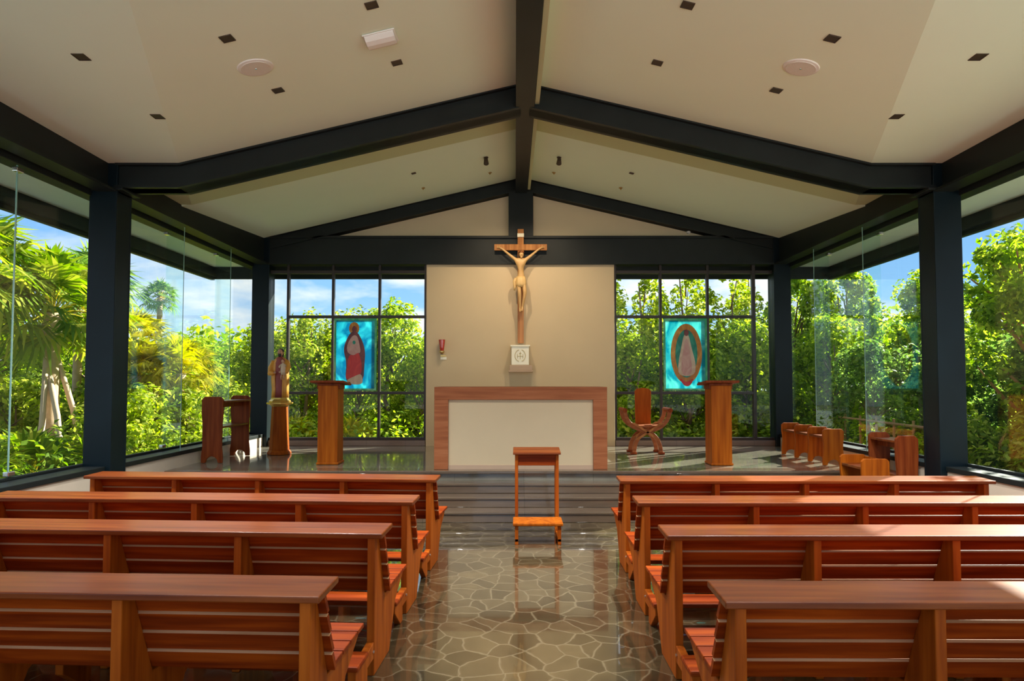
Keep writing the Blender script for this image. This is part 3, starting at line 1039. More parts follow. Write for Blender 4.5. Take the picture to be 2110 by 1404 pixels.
def prie_dieu():
    t = thing('prie_dieu', 'open wooden kneeling desk standing in the aisle before the steps', 'kneeler', (0.12, 6.86, 0.001))
    w = 0.235
    for s in (-1, 1):
        x0, x1 = sorted((s * w, s * (w - 0.035)))
        MB().box(x0, x1, -0.06, -0.02, 0, 0.87).build('post', M['pew_z'], t, bevel=0.003)
        MB().box(x0, x1, 0.10, 0.135, 0, 0.87).build('post', M['pew_z'], t, bevel=0.003)
        MB().box(x0, x1, -0.40, -0.36, 0, 0.19).build('leg', M['pew_z'], t, bevel=0.003)
        MB().box(x0, x1, -0.40, 0.135, 0.03, 0.06).build('side_rail', M['pew_z'], t, bevel=0.003)
    MB().prism([(-0.10, 0.875), (0.19, 0.905), (0.19, 0.93), (-0.10, 0.90)], -w - 0.02, w + 0.02, 'x').build('top', M['ledge'], t, bevel=0.005)
    MB().box(-w + 0.035, w - 0.035, -0.052, -0.032, 0.755, 0.87).build('front_panel', M['pew_x'], t, bevel=0.003)
    MB().box(-w + 0.035, w - 0.035, 0.11, 0.13, 0.12, 0.16).build('stretcher', M['pew_x'], t, bevel=0.003)
    MB().box(-w - 0.02, w + 0.02, -0.42, -0.12, 0.19, 0.225).build('kneeling_board', M['ambo'], t, bevel=0.01)
    return t


prie_dieu()


def side_profile(w, h, foot=0.06, arch=0.09, chamf=0.04):
    """board outline with clipped shoulders, a slight waist and an arched foot"""
    p = [(-w, 0), (-w * 0.62, 0)]
    for k in range(7):
        a = PI - PI * k / 6
        p.append((w * 0.60 * math.cos(a), 0.004 + arch * math.sin(a)))
    p += [(w * 0.62, 0), (w, 0), (w, 0.10), (w * 0.9, 0.22), (w * 0.92, h * 0.6), (w, h * 0.75), (w, h - chamf), (w - chamf, h), (-w + chamf, h), (-w, h - chamf), (-w, h * 0.75), (-w * 0.92, h * 0.6), (-w * 0.9, 0.22), (-w, 0.10)]
    return p


def credence(x, y, z0, ln, h, label, w=0.15):
    t = thing('side_desk', label, 'side desk', (x, y, z0), group=None)
    for yy in (0, ln - 0.04):
        MB().prism(side_profile(w, h), yy, yy + 0.04, 'y').build('side_panel', M['dark_wood'], t, bevel=0.004)
    MB().box(-w + 0.01, w + 0.02, 0.04, ln - 0.04, h - 0.085, h - 0.06).build('top_shelf', M['ledge'], t, bevel=0.003)
    MB().box(-w + 0.02, w - 0.02, 0.04, ln - 0.04, h * 0.52, h * 0.52 + 0.025).build('lower_shelf', M['ledge'], t, bevel=0.003)
    MB().box(-0.03, 0.03, 0.04, ln - 0.04, h - 0.16, h - 0.09).build('rail', M['dark_wood'], t)
    return t


credence(-4.42, 8.99, STG + 0.004, 0.95, 0.94, 'dark wooden shelf desk with arched feet on the sanctuary before the side glass')
credence(4.48, 7.42, 0.001, 0.60, 1.02, 'tall wooden desk on the nave floor half behind the front column', w=0.13)


def bench(x, ys, z0, h, w, label):
    t = thing('bench', label, 'bench', (x, ys[0], z0))
    for k, yy in enumerate(ys):
        MB().prism(side_profile(w, h, arch=0.075, chamf=0.03), yy - ys[0] - 0.018, yy - ys[0] + 0.018, 'y').build('side_panel', M['ambo'], t, bevel=0.003)
    for k in range(len(ys) - 1):
        a, b2 = ys[k] - ys[0] + 0.02, ys[k + 1] - ys[0] - 0.02
        MB().box(-w + 0.01, w - 0.01, a, b2, h - 0.13, h - 0.10).build('seat', M['ledge'], t, bevel=0.003)
        MB().box(w - 0.035, w - 0.012, a, b2, h - 0.10, h - 0.02).build('back_rail', M['ambo'], t)
    return t


bench(4.28, [8.76, 9.20, 9.64, 10.10], STG + 0.004, 0.50, 0.145, 'low three-seat wooden bench with arched panels on the sanctuary by the glass')
bench(4.06, [7.36, 7.84], 0.001, 0.76, 0.16, 'single wooden seat with two rounded side panels before the sanctuary edge')


def x_chair():
    t = thing('armchair', 'curved X-frame wooden armchair with a tall plank back', 'chair', (1.99, 10.25, STG + 0.004))
    for y in (-0.17, 0.17):
        up = [(0.37 * math.cos(a), 0.70 + 0.33 * math.sin(a)) for a in [PI + PI * k / 18 for k in range(19)]]
        b = MB()
        outer = [(0.385 * math.cos(a), 0.69 + 0.345 * math.sin(a)) for a in [PI + PI * k / 20 for k in range(21)]]
        inner = [(0.325 * math.cos(a), 0.69 + 0.285 * math.sin(a)) for a in [PI + PI * k / 20 for k in range(21)]][::-1]
        b.prism(outer + inner, y - 0.025, y + 0.025, 'y')
        b.build('arm_frame', M['altar'], t, bevel=0.006)
        b = MB()
        outer = [(0.245 * math.cos(a), 0.0 + 0.375 * math.sin(a)) for a in [PI * k / 20 for k in range(21)]]
        inner = [(0.185 * math.cos(a), 0.0 + 0.315 * math.sin(a)) for a in [PI * k / 20 for k in range(21)]][::-1]
        b.prism(outer + inner, y - 0.025, y + 0.025, 'y')
        b.build('leg_frame', M['altar'], t, bevel=0.006)
        for s in (-1, 1):
            MB().box(min(s * 0.17, s * 0.27), max(s * 0.17, s * 0.27), y - 0.035, y + 0.035, 0, 0.035).build('foot', M['dark_wood'], t, bevel=0.006)
            bb = MB().prism([(s * 0.20, 0.50), (s * 0.26, 0.50), (s * -0.14, 0.24), (s * -0.20, 0.24)], y - 0.050, y - 0.027, 'y')
            bb.build('cross_brace', M['cross'], t)
    for s in (-1, 1):
        MB().tube([(s * 0.36, -0.22, 0.70), (s * 0.36, 0.22, 0.70)], 0.036, 14).build('armrest', M['dark_wood'], t)
    MB().box(-0.25, 0.25, -0.20, 0.20, 0.425, 0.46).build('seat', M['altar'], t, bevel=0.008)
    MB().prism([(-0.125, 0.44), (0.125, 0.44), (0.135, 1.0), (0.10, 1.04), (0, 1.055), (-0.10, 1.04), (-0.135, 1.0)], 0.15, 0.18, 'y').build('backrest', M['pew_z'], t, bevel=0.005)
    return t


x_chair()

# ------------------------------------------------------------------ statue on its pedestal
t = thing('pedestal', 'tapering faceted wooden pedestal carrying the robed statue', 'pedestal', (-3.88, 10.12, STG + 0.004))


def octo(r, z, sq=0.42):
    a = r
    b = r * sq
    return [(-b, -a, z), (b, -a, z), (a, -b, z), (a, b, z), (b, a, z), (-b, a, z), (-a, b, z), (-a, -b, z)]


def octa(rings):
    vs = [p for r, z in rings for p in octo(r, z)]
    fs = [(i * 8 + k, i * 8 + (k + 1) % 8, (i + 1) * 8 + (k + 1) % 8, (i + 1) * 8 + k) for i in range(len(rings) - 1) for k in range(8)]
    fs += [tuple(reversed(range(8))), tuple(range((len(rings) - 1) * 8, len(rings) * 8))]
    return MB().add(vs, fs)


octa([(0.142, 0.07), (0.128, 0.38), (0.113, 0.76)]).build('shaft', M['pew_z'], t, bevel=0.004)
octa([(0.17, 0.0), (0.17, 0.03), (0.145, 0.07)]).build('base', M['pew_z'], t, bevel=0.004)
octa([(0.115, 0.76), (0.135, 0.785), (0.185, 0.80), (0.185, 0.825)]).build('top', M['gold'], t, bevel=0.003)

t = thing('statue', 'painted statue of a bearded robed man holding a child', 'statue', (-3.88, 10.12, STG + 0.83))
octa([(0.15, 0.0), (0.155, 0.02), (0.125, 0.05), (0.12, 0.075)]).build('base', M['gold'], t)
# tunic, mantle, head, arms, child
MB().loft([(0.07, 0.0, 0.0, 0.095, 0.08), (0.2, 0.0, 0, 0.085, 0.07), (0.38, -0.005, 0, 0.078, 0.062), (0.5, -0.008, 0, 0.08, 0.06), (0.62, -0.005, 0, 0.088, 0.06), (0.70, 0, 0, 0.075, 0.05), (0.735, 0, 0, 0.03, 0.03)], fold=0.06, nf=11).build('tunic', M['tunic'], t, smooth=True)
mantle = MB()
mr = [(0.075, 0.0, 0.0, 0.128, 0.09), (0.2, 0.0, 0.01, 0.125, 0.088), (0.36, -0.005, 0.012, 0.135, 0.085), (0.48, -0.008, 0.012, 0.13, 0.078), (0.60, -0.005, 0.01, 0.118, 0.072), (0.68, 0, 0.008, 0.10, 0.062), (0.72, 0, 0.004, 0.055, 0.045)]
n = 40
vs = []
for j, (z, cx, cy, rx, ry) in enumerate(mr):
    for k in range(n + 1):
        a = R(-62) + R(304) * k / n
        q = 1 + 0.07 * math.sin(10 * a + j * 0.35)
        vs.append((cx + rx * q * math.cos(a), cy + ry * q * math.sin(a), z))
fs = [(i * (n + 1) + k, i * (n + 1) + k + 1, (i + 1) * (n + 1) + k + 1, (i + 1) * (n + 1) + k) for i in range(len(mr) - 1) for k in range(n)]
mo = mantle.add(vs, fs).build('mantle', M['robe'], t, smooth=True)
sd = mo.modifiers.new('solid', 'SOLIDIFY'); sd.thickness = 0.012
hd = MB().ball((0, -0.008, 0.795), (0.043, 0.048, 0.058))
hd.ball((0, -0.055, 0.792), (0.009, 0.012, 0.014), 8, 6)
hd.ball((-0.043, 0, 0.793), (0.008, 0.012, 0.016), 8, 6).ball((0.043, 0, 0.793), (0.008, 0.012, 0.016), 8, 6)
hd.tube([(0, 0, 0.72), (0, -0.003, 0.765)], 0.026, 12)
ho = hd.build('head', M['skin'], t, smooth=True)
hr = MB().ball((0, 0.012, 0.812), (0.050, 0.050, 0.052))
hr.ball((0, 0.03, 0.77), (0.046, 0.03, 0.06)).ball((0, -0.034, 0.756), (0.027, 0.022, 0.034))
hr.ball((-0.018, -0.052, 0.775), (0.014, 0.006, 0.006), 8, 6).ball((0.018, -0.052, 0.775), (0.014, 0.006, 0.006), 8, 6)
hr.build('hair', M['hair'], ho, smooth=True)
ey = MB().ball((-0.016, -0.053, 0.803), 0.006, 8, 6).ball((0.016, -0.053, 0.803), 0.006, 8, 6)
ey.build('eyes', M['hair'], ho)
MB().tube([(-0.10, 0.0, 0.66), (-0.145, -0.02, 0.55), (-0.135, -0.06, 0.46), (-0.07, -0.105, 0.47)], [0.04, 0.042, 0.045, 0.032], 12).build('sleeve', M['robe'], t, smooth=True)
MB().tube([(0.10, 0.0, 0.66), (0.14, -0.03, 0.56), (0.12, -0.075, 0.49), (0.06, -0.11, 0.48)], [0.04, 0.042, 0.042, 0.03], 12).build('sleeve', M['robe'], t, smooth=True)


def hand(mb, c, d, s=1.0):
    c = Vector(c)
    d = Vector(d).normalized()
    u = d.cross(Vector((0, 0, 1))).normalized()
    mb.ball(tuple(c), (0.016 * s, 0.012 * s, 0.013 * s), 8, 6)
    for k in range(4):
        o = c + Vector((0, 0, 1)) * ((k - 1.5) * 0.0075 * s)
        mb.tube([o, o + d * 0.018 * s, o + d * (0.03 + 0.002 * (k % 2)) * s + u * 0.006], [0.004 * s, 0.0038 * s, 0.003 * s], 6)
    mb.tube([c + Vector((0, 0, 0.01 * s)), c + d * 0.012 * s + Vector((0, 0, 0.022 * s))], [0.0045 * s, 0.0035 * s], 6)


hb = MB()
hand(hb, (-0.055, -0.112, 0.472), (1, -0.1, 0.1))
hand(hb, (0.05, -0.118, 0.482), (-1, -0.1, 0))
hb.build('hands', M['skin'], t, smooth=True)
ch = MB().loft([(0.44, 0.085, -0.10, 0.035, 0.03), (0.50, 0.085, -0.105, 0.042, 0.034), (0.56, 0.08, -0.10, 0.038, 0.03), (0.60, 0.078, -0.095, 0.034, 0.026), (0.625, 0.076, -0.092, 0.014, 0.014)], fold=0.06, nf=7)
ch.tube([(0.105, -0.10, 0.60), (0.13, -0.12, 0.575), (0.125, -0.145, 0.60)], [0.013, 0.012, 0.008], 8)
ch.tube([(0.05, -0.10, 0.60), (0.03, -0.125, 0.57), (0.035, -0.14, 0.55)], [0.013, 0.012, 0.008], 8)
co = ch.build('child', M['childrobe'], t, smooth=True)
MB().ball((0.075, -0.097, 0.652), (0.024, 0.026, 0.030)).ball((0.075, -0.123, 0.650), (0.005, 0.006, 0.007), 6, 5).tube([(0.062, -0.10, 0.45), (0.06, -0.13, 0.40), (0.06, -0.12, 0.36)], [0.013, 0.011, 0.008], 8).tube([(0.098, -0.10, 0.45), (0.10, -0.13, 0.40), (0.10, -0.12, 0.365)], [0.013, 0.011, 0.008], 8).build('child_skin', M['skin'], co, smooth=True)
MB().ball((0.076, -0.088, 0.662), (0.027, 0.026, 0.028)).build('child_hair', M['tunic'], co, smooth=True)


# ------------------------------------------------------------------ crucifix on the rear wall
t = thing('crucifix', 'tall wooden crucifix with carved golden figure over the tie beam', 'crucifix', (-0.015, 11.30, 2.35))
MB().box(-0.055, 0.055, 0.0, 0.05, 0, 2.07).build('upright', M['cross'], t, bevel=0.006)
MB().box(-0.475, 0.475, -0.012, 0.045, 1.68, 1.79).build('crossbar', M['cross'], t, bevel=0.006)
MB().box(-0.06, 0.06, -0.02, 0.0, 1.92, 1.985).build('title_plate', M['ivory'], t, bevel=0.002)
br = MB().box(-0.03, 0.03, 0.045, 0.115, 0.35, 0.42).box(-0.03, 0.03, 0.03, 0.075, 1.58, 1.66)
br.build('wall_bracket', M['steel'], t)


def skin_figure(name, verts, edges, radii, mat, parent, root=0):
    me = bpy.data.meshes.new(name)
    bm = bmesh.new()
    lay = bm.verts.layers.skin.verify()
    bv = []
    for i, (p, r) in enumerate(zip(verts, radii)):
        v = bm.verts.new(p)
        rr = r if isinstance(r, tuple) else (r, r)
        v[lay].radius = rr
        v[lay].use_root = (i == root)
        bv.append(v)
    for a, b2 in edges:
        bm.edges.new((bv[a], bv[b2]))
    bm.to_mesh(me)
    bm.free()
    me.materials.append(mat)
    o = bpy.data.objects.new(name, me)
    C.objects.link(o)
    o.parent = parent
    m = o.modifiers.new('skin', 'SKIN')
    m.use_smooth_shade = True
    s = o.modifiers.new('sub', 'SUBSURF')
    s.levels = s.render_levels = 2
    return o


Vt = [(0.0, -0.07, 1.17), (0.005, -0.075, 1.26), (0.0, -0.08, 1.36), (0.0, -0.08, 1.46), (0.0, -0.085, 1.52),
      (-0.085, -0.08, 1.49), (-0.20, -0.065, 1.585), (-0.33, -0.045, 1.695), (-0.375, -0.035, 1.72),
      (0.085, -0.08, 1.49), (0.20, -0.065, 1.585), (0.33, -0.045, 1.695), (0.375, -0.035, 1.72),
      (-0.045, -0.075, 1.11), (-0.02, -0.13, 0.87), (-0.012, -0.075, 0.62), (-0.012, -0.115, 0.545),
      (0.05, -0.075, 1.11), (0.075, -0.13, 0.88), (0.03, -0.08, 0.64), (0.018, -0.12, 0.56)]
Ed = [(0, 1), (1, 2), (2, 3), (3, 4), (3, 5), (5, 6), (6, 7), (7, 8), (3, 9), (9, 10), (10, 11), (11, 12), (0, 13), (13, 14), (14, 15), (15, 16), (0, 17), (17, 18), (18, 19), (19, 20)]
Ra = [(0.058, 0.045), (0.05, 0.04), (0.062, 0.045), (0.068, 0.045), (0.026, 0.026), 0.034, 0.024, 0.017, 0.016, 0.034, 0.024, 0.017, 0.016, 0.044, 0.034, 0.02, 0.016, 0.044, 0.034, 0.02, 0.016]
Ra = [r if isinstance(r, tuple) else (r, r) for r in Ra]
body = skin_figure('corpus', Vt, Ed, Ra, M['corpus'], t)
hh = MB().ball((0.012, -0.105, 1.585), (0.042, 0.046, 0.056)).ball((0.016, -0.152, 1.575), (0.008, 0.010, 0.013), 8, 6).ball((0.012, -0.135, 1.535), (0.022, 0.018, 0.026), 8, 6)
hh.build('head', M['corpus'], t, smooth=True)
MB().ball((0.008, -0.088, 1.60), (0.048, 0.044, 0.052)).ball((-0.03, -0.08, 1.55), (0.018, 0.02, 0.05)).ball((0.045, -0.08, 1.55), (0.018, 0.02, 0.05)).build('hair', M['hair'], t, smooth=True)
ring = [(0.012 + 0.05 * math.cos(a), -0.10 + 0.05 * math.sin(a), 1.622 + 0.004 * math.sin(5 * a)) for a in [2 * PI * k / 20 for k in range(21)]]
MB().tube(ring, 0.007, 6).build('crown', M['dark_wood'], t)
lc = MB().loft([(1.00, 0.005, -0.085, 0.080, 0.062), (1.06, 0.003, -0.08, 0.098, 0.068), (1.13, 0.0, -0.076, 0.095, 0.064), (1.19, 0, -0.072, 0.078, 0.055)], fold=0.07, nf=8)
lc.tube([(-0.09, -0.08, 1.16), (-0.115, -0.08, 1.10), (-0.105, -0.08, 1.00), (-0.115, -0.08, 0.94)], [0.022, 0.028, 0.026, 0.012], 10)
lc.build('loincloth', M['loin'], t, smooth=True)
hb = MB()
for s in (-1, 1):
    c = Vector((s * 0.385, -0.035, 1.728))
    hb.ball(tuple(c), (0.018, 0.010, 0.016), 8, 6)
    for k in range(4):
        o0 = c + Vector((s * 0.010, -0.004, (k - 1.5) * 0.009))
        hb.tube([o0, o0 + Vector((s * 0.020, -0.006, 0.003)), o0 + Vector((s * 0.030, -0.016, 0.004))], [0.0045, 0.0042, 0.0035], 6)
    hb.tube([c + Vector((0, -0.004, 0.010)), c + Vector((s * 0.008, -0.012, 0.030))], [0.005, 0.004], 6)
hb.build('hands', M['corpus'], t, smooth=True)

# ------------------------------------------------------------------ tabernacle, its shelf and the sanctuary lamp
t = thing('wall_shelf', 'small tan stone shelf on the cream wall carrying the tabernacle', 'shelf', (-0.015, 11.42, 1.83))
MB().box(-0.20, 0.20, -0.27, 0.0, 0.025, 0.125).build('slab', M['shelf'], t, bevel=0.01)
MB().box(-0.22, 0.22, -0.29, 0.0, 0.0, 0.028).build('lower_moulding', M['shelf'], t, bevel=0.006)
t = thing('tabernacle', 'bright ivory tabernacle box with a wreath emblem under the crucifix', 'tabernacle', (-0.025, 11.29, 1.956))
MB().box(-0.155, 0.155, -0.13, 0.10, 0.0, 0.33).build('box', M['ivory'], t, bevel=0.006)
MB().box(-0.175, 0.175, -0.15, 0.11, 0.325, 0.355).build('cornice', M['ivory'], t, bevel=0.006)
em = MB()
for s in (-1, 1):
    for k in range(11):
        a = R(-68) + R(136) * k / 10
        cx, cz = s * 0.092 * math.cos(a), 0.165 + 0.105 * math.sin(a)
        q = a + R(90)
        dx, dz = s * math.cos(q), math.sin(q)
        nx, nz = -dz, dx
        em.prism([(cx - dx * 0.016, cz - dz * 0.016), (cx + nx * 0.008, cz + nz * 0.008), (cx + dx * 0.018, cz + dz * 0.018), (cx - nx * 0.008, cz - nz * 0.008)], -0.137, -0.131, 'y')
em.build('wreath', M['brass'], t)
e2 = MB()
e2.box(-0.005, 0.005, -0.137, -0.131, 0.10, 0.235).box(-0.022, 0.022, -0.137, -0.131, 0.20, 0.21)
for s in (-1, 1):
    e2.box(min(s * 0.045, s * 0.053), max(s * 0.045, s * 0.053), -0.137, -0.131, 0.115, 0.195)
e2.box(-0.053, 0.053, -0.137, -0.131, 0.150, 0.158)
e2.build('emblem', M['brass'], t)

t = thing('sanctuary_lamp', 'small red glass sanctuary lamp bracketed to the cream wall', 'lamp', (-1.43, 11.32, 2.19))
MB().lathe([(0.035, 0.03), (0.042, 0.08), (0.055, 0.20), (0.058, 0.225)], 20).build('red_glass', M['redglass'], t, smooth=False)
MB().lathe([(0.02, -0.03), (0.045, 0.0), (0.045, 0.02), (0.03, 0.032)], 16).build('cup', M['brass'], t)
MB().box(-0.02, 0.02, 0.0, 0.10, -0.03, 0.0).build('bracket', M['brass'], t)
t = thing('candle_holder_plate', 'small cream card fixed under the red lamp', 'wall plate', (-1.41, 11.408, 2.06))
MB().box(-0.055, 0.055, 0, 0.011, 0, 0.045).build('plate', M['ivory'], t, bevel=0.002)
MB().box(-0.055, 0.045, 0, 0.011, 0.05, 0.085).build('plate_top', M['brass'], t, bevel=0.002)

# ------------------------------------------------------------------ outdoors
gz = -0.12
struct(MB().add([(-60, -30, gz - 0.05), (60, -30, gz - 0.05), (60, 80, gz - 0.05), (-60, 80, gz - 0.05)], [(0, 1, 2, 3)]).build('ground', M['soil']), 'ground outside the chapel')
pv = MB()  # unseen paving, added so sunlight bounces up onto the ceiling
pv.box(-6.2, -5.08, Y0, 12.4, gz - 0.04, -0.05).box(5.08, 6.2, Y0, 12.4, gz - 0.04, -0.05).box(-14, 18, -24, Y0, gz - 0.04, -0.02).box(-5.08, 5.08, 11.9, 12.4, gz - 0.04, -0.05)
struct(pv.build('bounce_paving', M['bounce_stone']), 'unseen pale paving added around the chapel to bounce sunlight inside')


def np_leaves(name, cen, out, size, mat, parent, rng, aspect=0.55, droop=0.3):
    """each leaf a slightly folded diamond facing roughly outwards"""
    n = len(cen)
    d = out + rng.normal(0, 0.55, (n, 3))
    d /= np.linalg.norm(d, axis=1)[:, None] + 1e-9
    a = rng.normal(0, 1, (n, 3))
    a[:, 2] -= droop
    a -= d * (a * d).sum(1)[:, None]
    a /= np.linalg.norm(a, axis=1)[:, None] + 1e-9
    b = np.cross(d, a)
    s = size * rng.uniform(0.6, 1.3, n)[:, None]
    p0 = cen - a * s * 0.5
    p1 = cen + b * s * aspect * 0.5 + d * s * 0.12 - a * s * 0.05
    p2 = cen + a * s * 0.5
    p3 = cen - b * s * aspect * 0.5 + d * s * 0.12 - a * s * 0.05
    co = np.stack([p0, p1, p2, p3], 1).reshape(-1, 3)
    me = bpy.data.meshes.new(name)
    me.vertices.add(n * 4)
    me.vertices.foreach_set('co', co.astype(np.float32).ravel())
    me.loops.add(n * 4)
    me.loops.foreach_set('vertex_index', np.arange(n * 4, dtype=np.int32))
    me.polygons.add(n)
    me.polygons.foreach_set('loop_start', np.arange(0, n * 4, 4, dtype=np.int32))
    me.update(calc_edges=True)
    me.materials.append(mat)
    o = bpy.data.objects.new(name, me)
    C.objects.link(o)
    if parent:
        o.parent = parent
    return o


def broadleaf(name, label, cat, loc, height, width, leafsize, mat, barkmat, seed, clumps=46, per=110, trunk_r=0.07, low=0.15, upright=0.0, clump_r=0.30, trunk_vis=None):
    rng = np.random.default_rng(seed)
    t = thing(name, label, cat, loc)
    b = MB()
    hb = height * (trunk_vis if trunk_vis else 0.35)
    pts = [(0, 0, 0), (rng.normal(0, 0.05), rng.normal(0, 0.05), hb * 0.5), (rng.normal(0, 0.1), rng.normal(0, 0.1), hb), (rng.normal(0, 0.15), rng.normal(0, 0.15), height * 0.85)]
    b.tube(pts, [trunk_r * 1.2, trunk_r, trunk_r * 0.8, trunk_r * 0.25], 10)
    cc = []
    for k in range(clumps):
        f = rng.uniform(low, 1.0)
        rad = width * 0.5 * (math.sin(min(1.0, (f - low * 0.6)) * PI * 0.85 + 0.35)) ** 0.7 if f < 0.97 else width * 0.12
        a = rng.uniform(0, 2 * PI)
        rr = rad * math.sqrt(rng.uniform(0.15, 1.0))
        c = np.array([rr * math.cos(a), rr * math.sin(a), f * height])
        cc.append(c)
        if k % 2 == 0:
            h0 = max(0.05, min(0.8, f - 0.25)) * height
            b.tube([(0, 0, h0), tuple((c * 0.55 + np.array([0, 0, h0]) * 0.45) + rng.normal(0, 0.06, 3)), tuple(c)], [trunk_r * 0.38, trunk_r * 0.22, trunk_r * 0.08], 6)
    b.build('trunk', barkmat, t, smooth=True)
    cen, out = [], []
    for c in cc:
        r = clump_r * rng.uniform(0.6, 1.25)
        v = rng.normal(0, 1, (per, 3))
        v /= np.linalg.norm(v, axis=1)[:, None]
        q = rng.uniform(0.35, 1.0, per)[:, None] ** 0.5
        st = np.array([1, 1, 1 + upright])
        cen.append(c + v * q * r * st)
        out.append(v * 0.7 + np.array([0, 0, 0.5]))
    np_leaves('foliage', np.concatenate(cen), np.concatenate(out), leafsize, mat, t, rng)
    return t


def fan_palm(label, loc, trunk_h, rad, mat, seed, nf=34, trunk_r=0.09, lean=(0, 0), skirt=True, name='fan_palm', trunkmat=None):
    rng = random.Random(seed)
    t = thing(name, label, 'palm', loc)
    top = Vector((lean[0], lean[1], trunk_h))
    if trunk_h > 0.15:
        b = MB()
        pts, rr = [], []
        for k in range(9):
            f = k / 8
            pts.append((lean[0] * f, lean[1] * f, trunk_h * f))
            rr.append(trunk_r * (1.25 - 0.45 * f) * (1.0 + 0.06 * (k % 2)) if f < 0.8 else trunk_r * 1.15)
        b.tube(pts, rr, 12)
        b.build('trunk', trunkmat or M['bark_pale'], t, smooth=True)
    vs, fs = [], []

    def quad(p0, p1, q0, q1):
        o = len(vs)
        vs.extend([p0, p1, q1, q0])
        fs.append((o, o + 1, o + 2, o + 3))
    pet = MB()
    for k in range(nf):
        az = k * 2.39996 + rng.uniform(-0.3, 0.3)
        f = k / nf
        el = R(82 - 125 * f + rng.uniform(-8, 8)) if skirt else R(80 - 75 * f + rng.uniform(-8, 8))
        d = Vector((math.cos(az) * math.cos(el), math.sin(az) * math.cos(el), math.sin(el)))
        side = d.cross(Vector((0, 0, 1)))
        side = side.normalized() if side.length > 1e-3 else Vector((1, 0, 0))
        up = side.cross(d).normalized()
        pl = rad * rng.uniform(0.42, 0.55)
        hub = top + d * pl + Vector((0, 0, -0.04 * rad))
        pet.tube([top, (top + hub) * 0.5 + up * 0.03 * rad, hub], [0.012, 0.009, 0.006], 5, cap=False)
        nl = 20
        tilt = rng.uniform(-0.5, 0.5)
        for j in range(nl):
            an = R(-105 + 210 * j / (nl - 1))
            ld = (d * math.cos(an) + (side * math.cos(tilt) + up * math.sin(tilt)) * math.sin(an)).normalized()
            ln = rad * rng.uniform(0.46, 0.60) * (1 - 0.22 * abs(an) / R(105))
            wn = up.cross(ld).normalized() * 0.028 * rad * 0.9
            m1 = hub + ld * ln * 0.5 + up * 0.05 * ln
            tip = hub + ld * ln + Vector((0, 0, -1)) * ln * rng.uniform(0.15, 0.45)
            o = len(vs)
            vs.extend([hub, m1 - wn, m1 + wn, tip])
            fs.append((o, o + 1, o + 3, o + 2))
    me = MB().add(vs, fs)
    me.build('fronds', mat, t)
    pet.build('petioles', M['palm_y'], t)
    return t


def spiky_bush(label, loc, rad, mat, seed, n=130):
    """low saw-palmetto like clump of upright blades"""
    return fan_palm(label, loc, 0.30, rad, mat, seed, nf=18, skirt=False, name='palmetto')


# --- statue side, seen through the side glass
fan_palm('tall fan palm with drooping crown propped by pale poles', (-8.35, 11.2, gz), 3.0, 1.45, M['palm'], 1, nf=46, trunk_r=0.13)
fan_palm('fan palm at the edge beside the glass joint, full green crown', (-8.9, 10.0, gz), 3.5, 1.5, M['palm'], 2, nf=44, trunk_r=0.10)
fan_palm('dark fan palm rising behind the propped palm', (-9.9, 14.6, gz), 3.9, 1.35, M['leaf_dark'], 3, nf=36, trunk_r=0.08)
fan_palm('fan palm with upright bright fronds behind the propped palm', (-9.0, 12.8, gz), 3.25, 1.1, M['palm'], 4, nf=32, trunk_r=0.08)
fan_palm('slim tall fan palm seen beside the front column', (-9.9, 17.3, gz), 4.1, 0.65, M['leaf_dark'], 5, nf=30, trunk_r=0.06)
fan_palm('yellow-green fan palm between the bushes beyond the desk', (-7.1, 13.2, gz), 1.95, 1.0, M['palm_y'], 6, nf=38, trunk_r=0.08)
fan_palm('golden fan palm with dry hanging skirt beyond the glass', (-7.9, 13.0, gz), 1.9, 1.0, M['palm_y'], 7, nf=40, trunk_r=0.08)
fan_palm('fan palm half hidden by the front column', (-8.5, 13.9, gz), 2.6, 1.05, M['palm_y'], 8, nf=36, trunk_r=0.08)
for k, (a, b2, lb) in enumerate([((-8.40, 11.1, 2.2), (-7.75, 10.75, gz), 'pale prop pole leaning furthest out from the propped palm'),
                                 ((-8.35, 11.2, 2.4), (-7.85, 11.5, gz), 'pale prop pole just behind the furthest leaning one'),
                                 ((-8.30, 11.0, 1.9), (-8.25, 10.7, gz), 'pale prop pole standing almost upright by the propped palm')]):
    o = MB().tube([a, [(p + q) / 2 + 0.03 for p, q in zip(a, b2)], b2], [0.045, 0.05, 0.055], 10).build('prop_pole', M['stake'], smooth=True)
    tag(o, lb, 'pole', 'poles propping the tall palm')
o = MB().tube([(-7.2, 12.6, 1.5), (-7.8, 12.2, gz)], [0.025, 0.03], 8).build('prop_pole', M['stake'], smooth=True)
tag(o, 'thin pale prop pole among the bushes beyond the front column', 'pole', 'poles propping the tall palm')
for k, (x, y, r_, m_) in enumerate([(-7.5, 9.7, 1.0, 'palm'), (-8.4, 10.4, 0.9, 'palm'), (-6.9, 11.6, 0.6, 'palm'), (-7.4, 8.4, 1.05, 'palm'), (-5.4, 15.0, 0.9, 'palm_y'), (-3.9, 14.6, 0.85, 'palm_y')]):
    lb = ['bright palmetto clump just outside the low side wall, beside the prop poles', 'palmetto clump under the propped palm', 'small palmetto among the bushes by the long glass', 'broad palmetto clump at the picture edge under the palms', 'golden palmetto behind the pedestal', 'golden palmetto behind the lectern under the red-robed panel'][k]
    spiky_bush(lb, (x, y, gz), r_, M[m_], 30 + k)

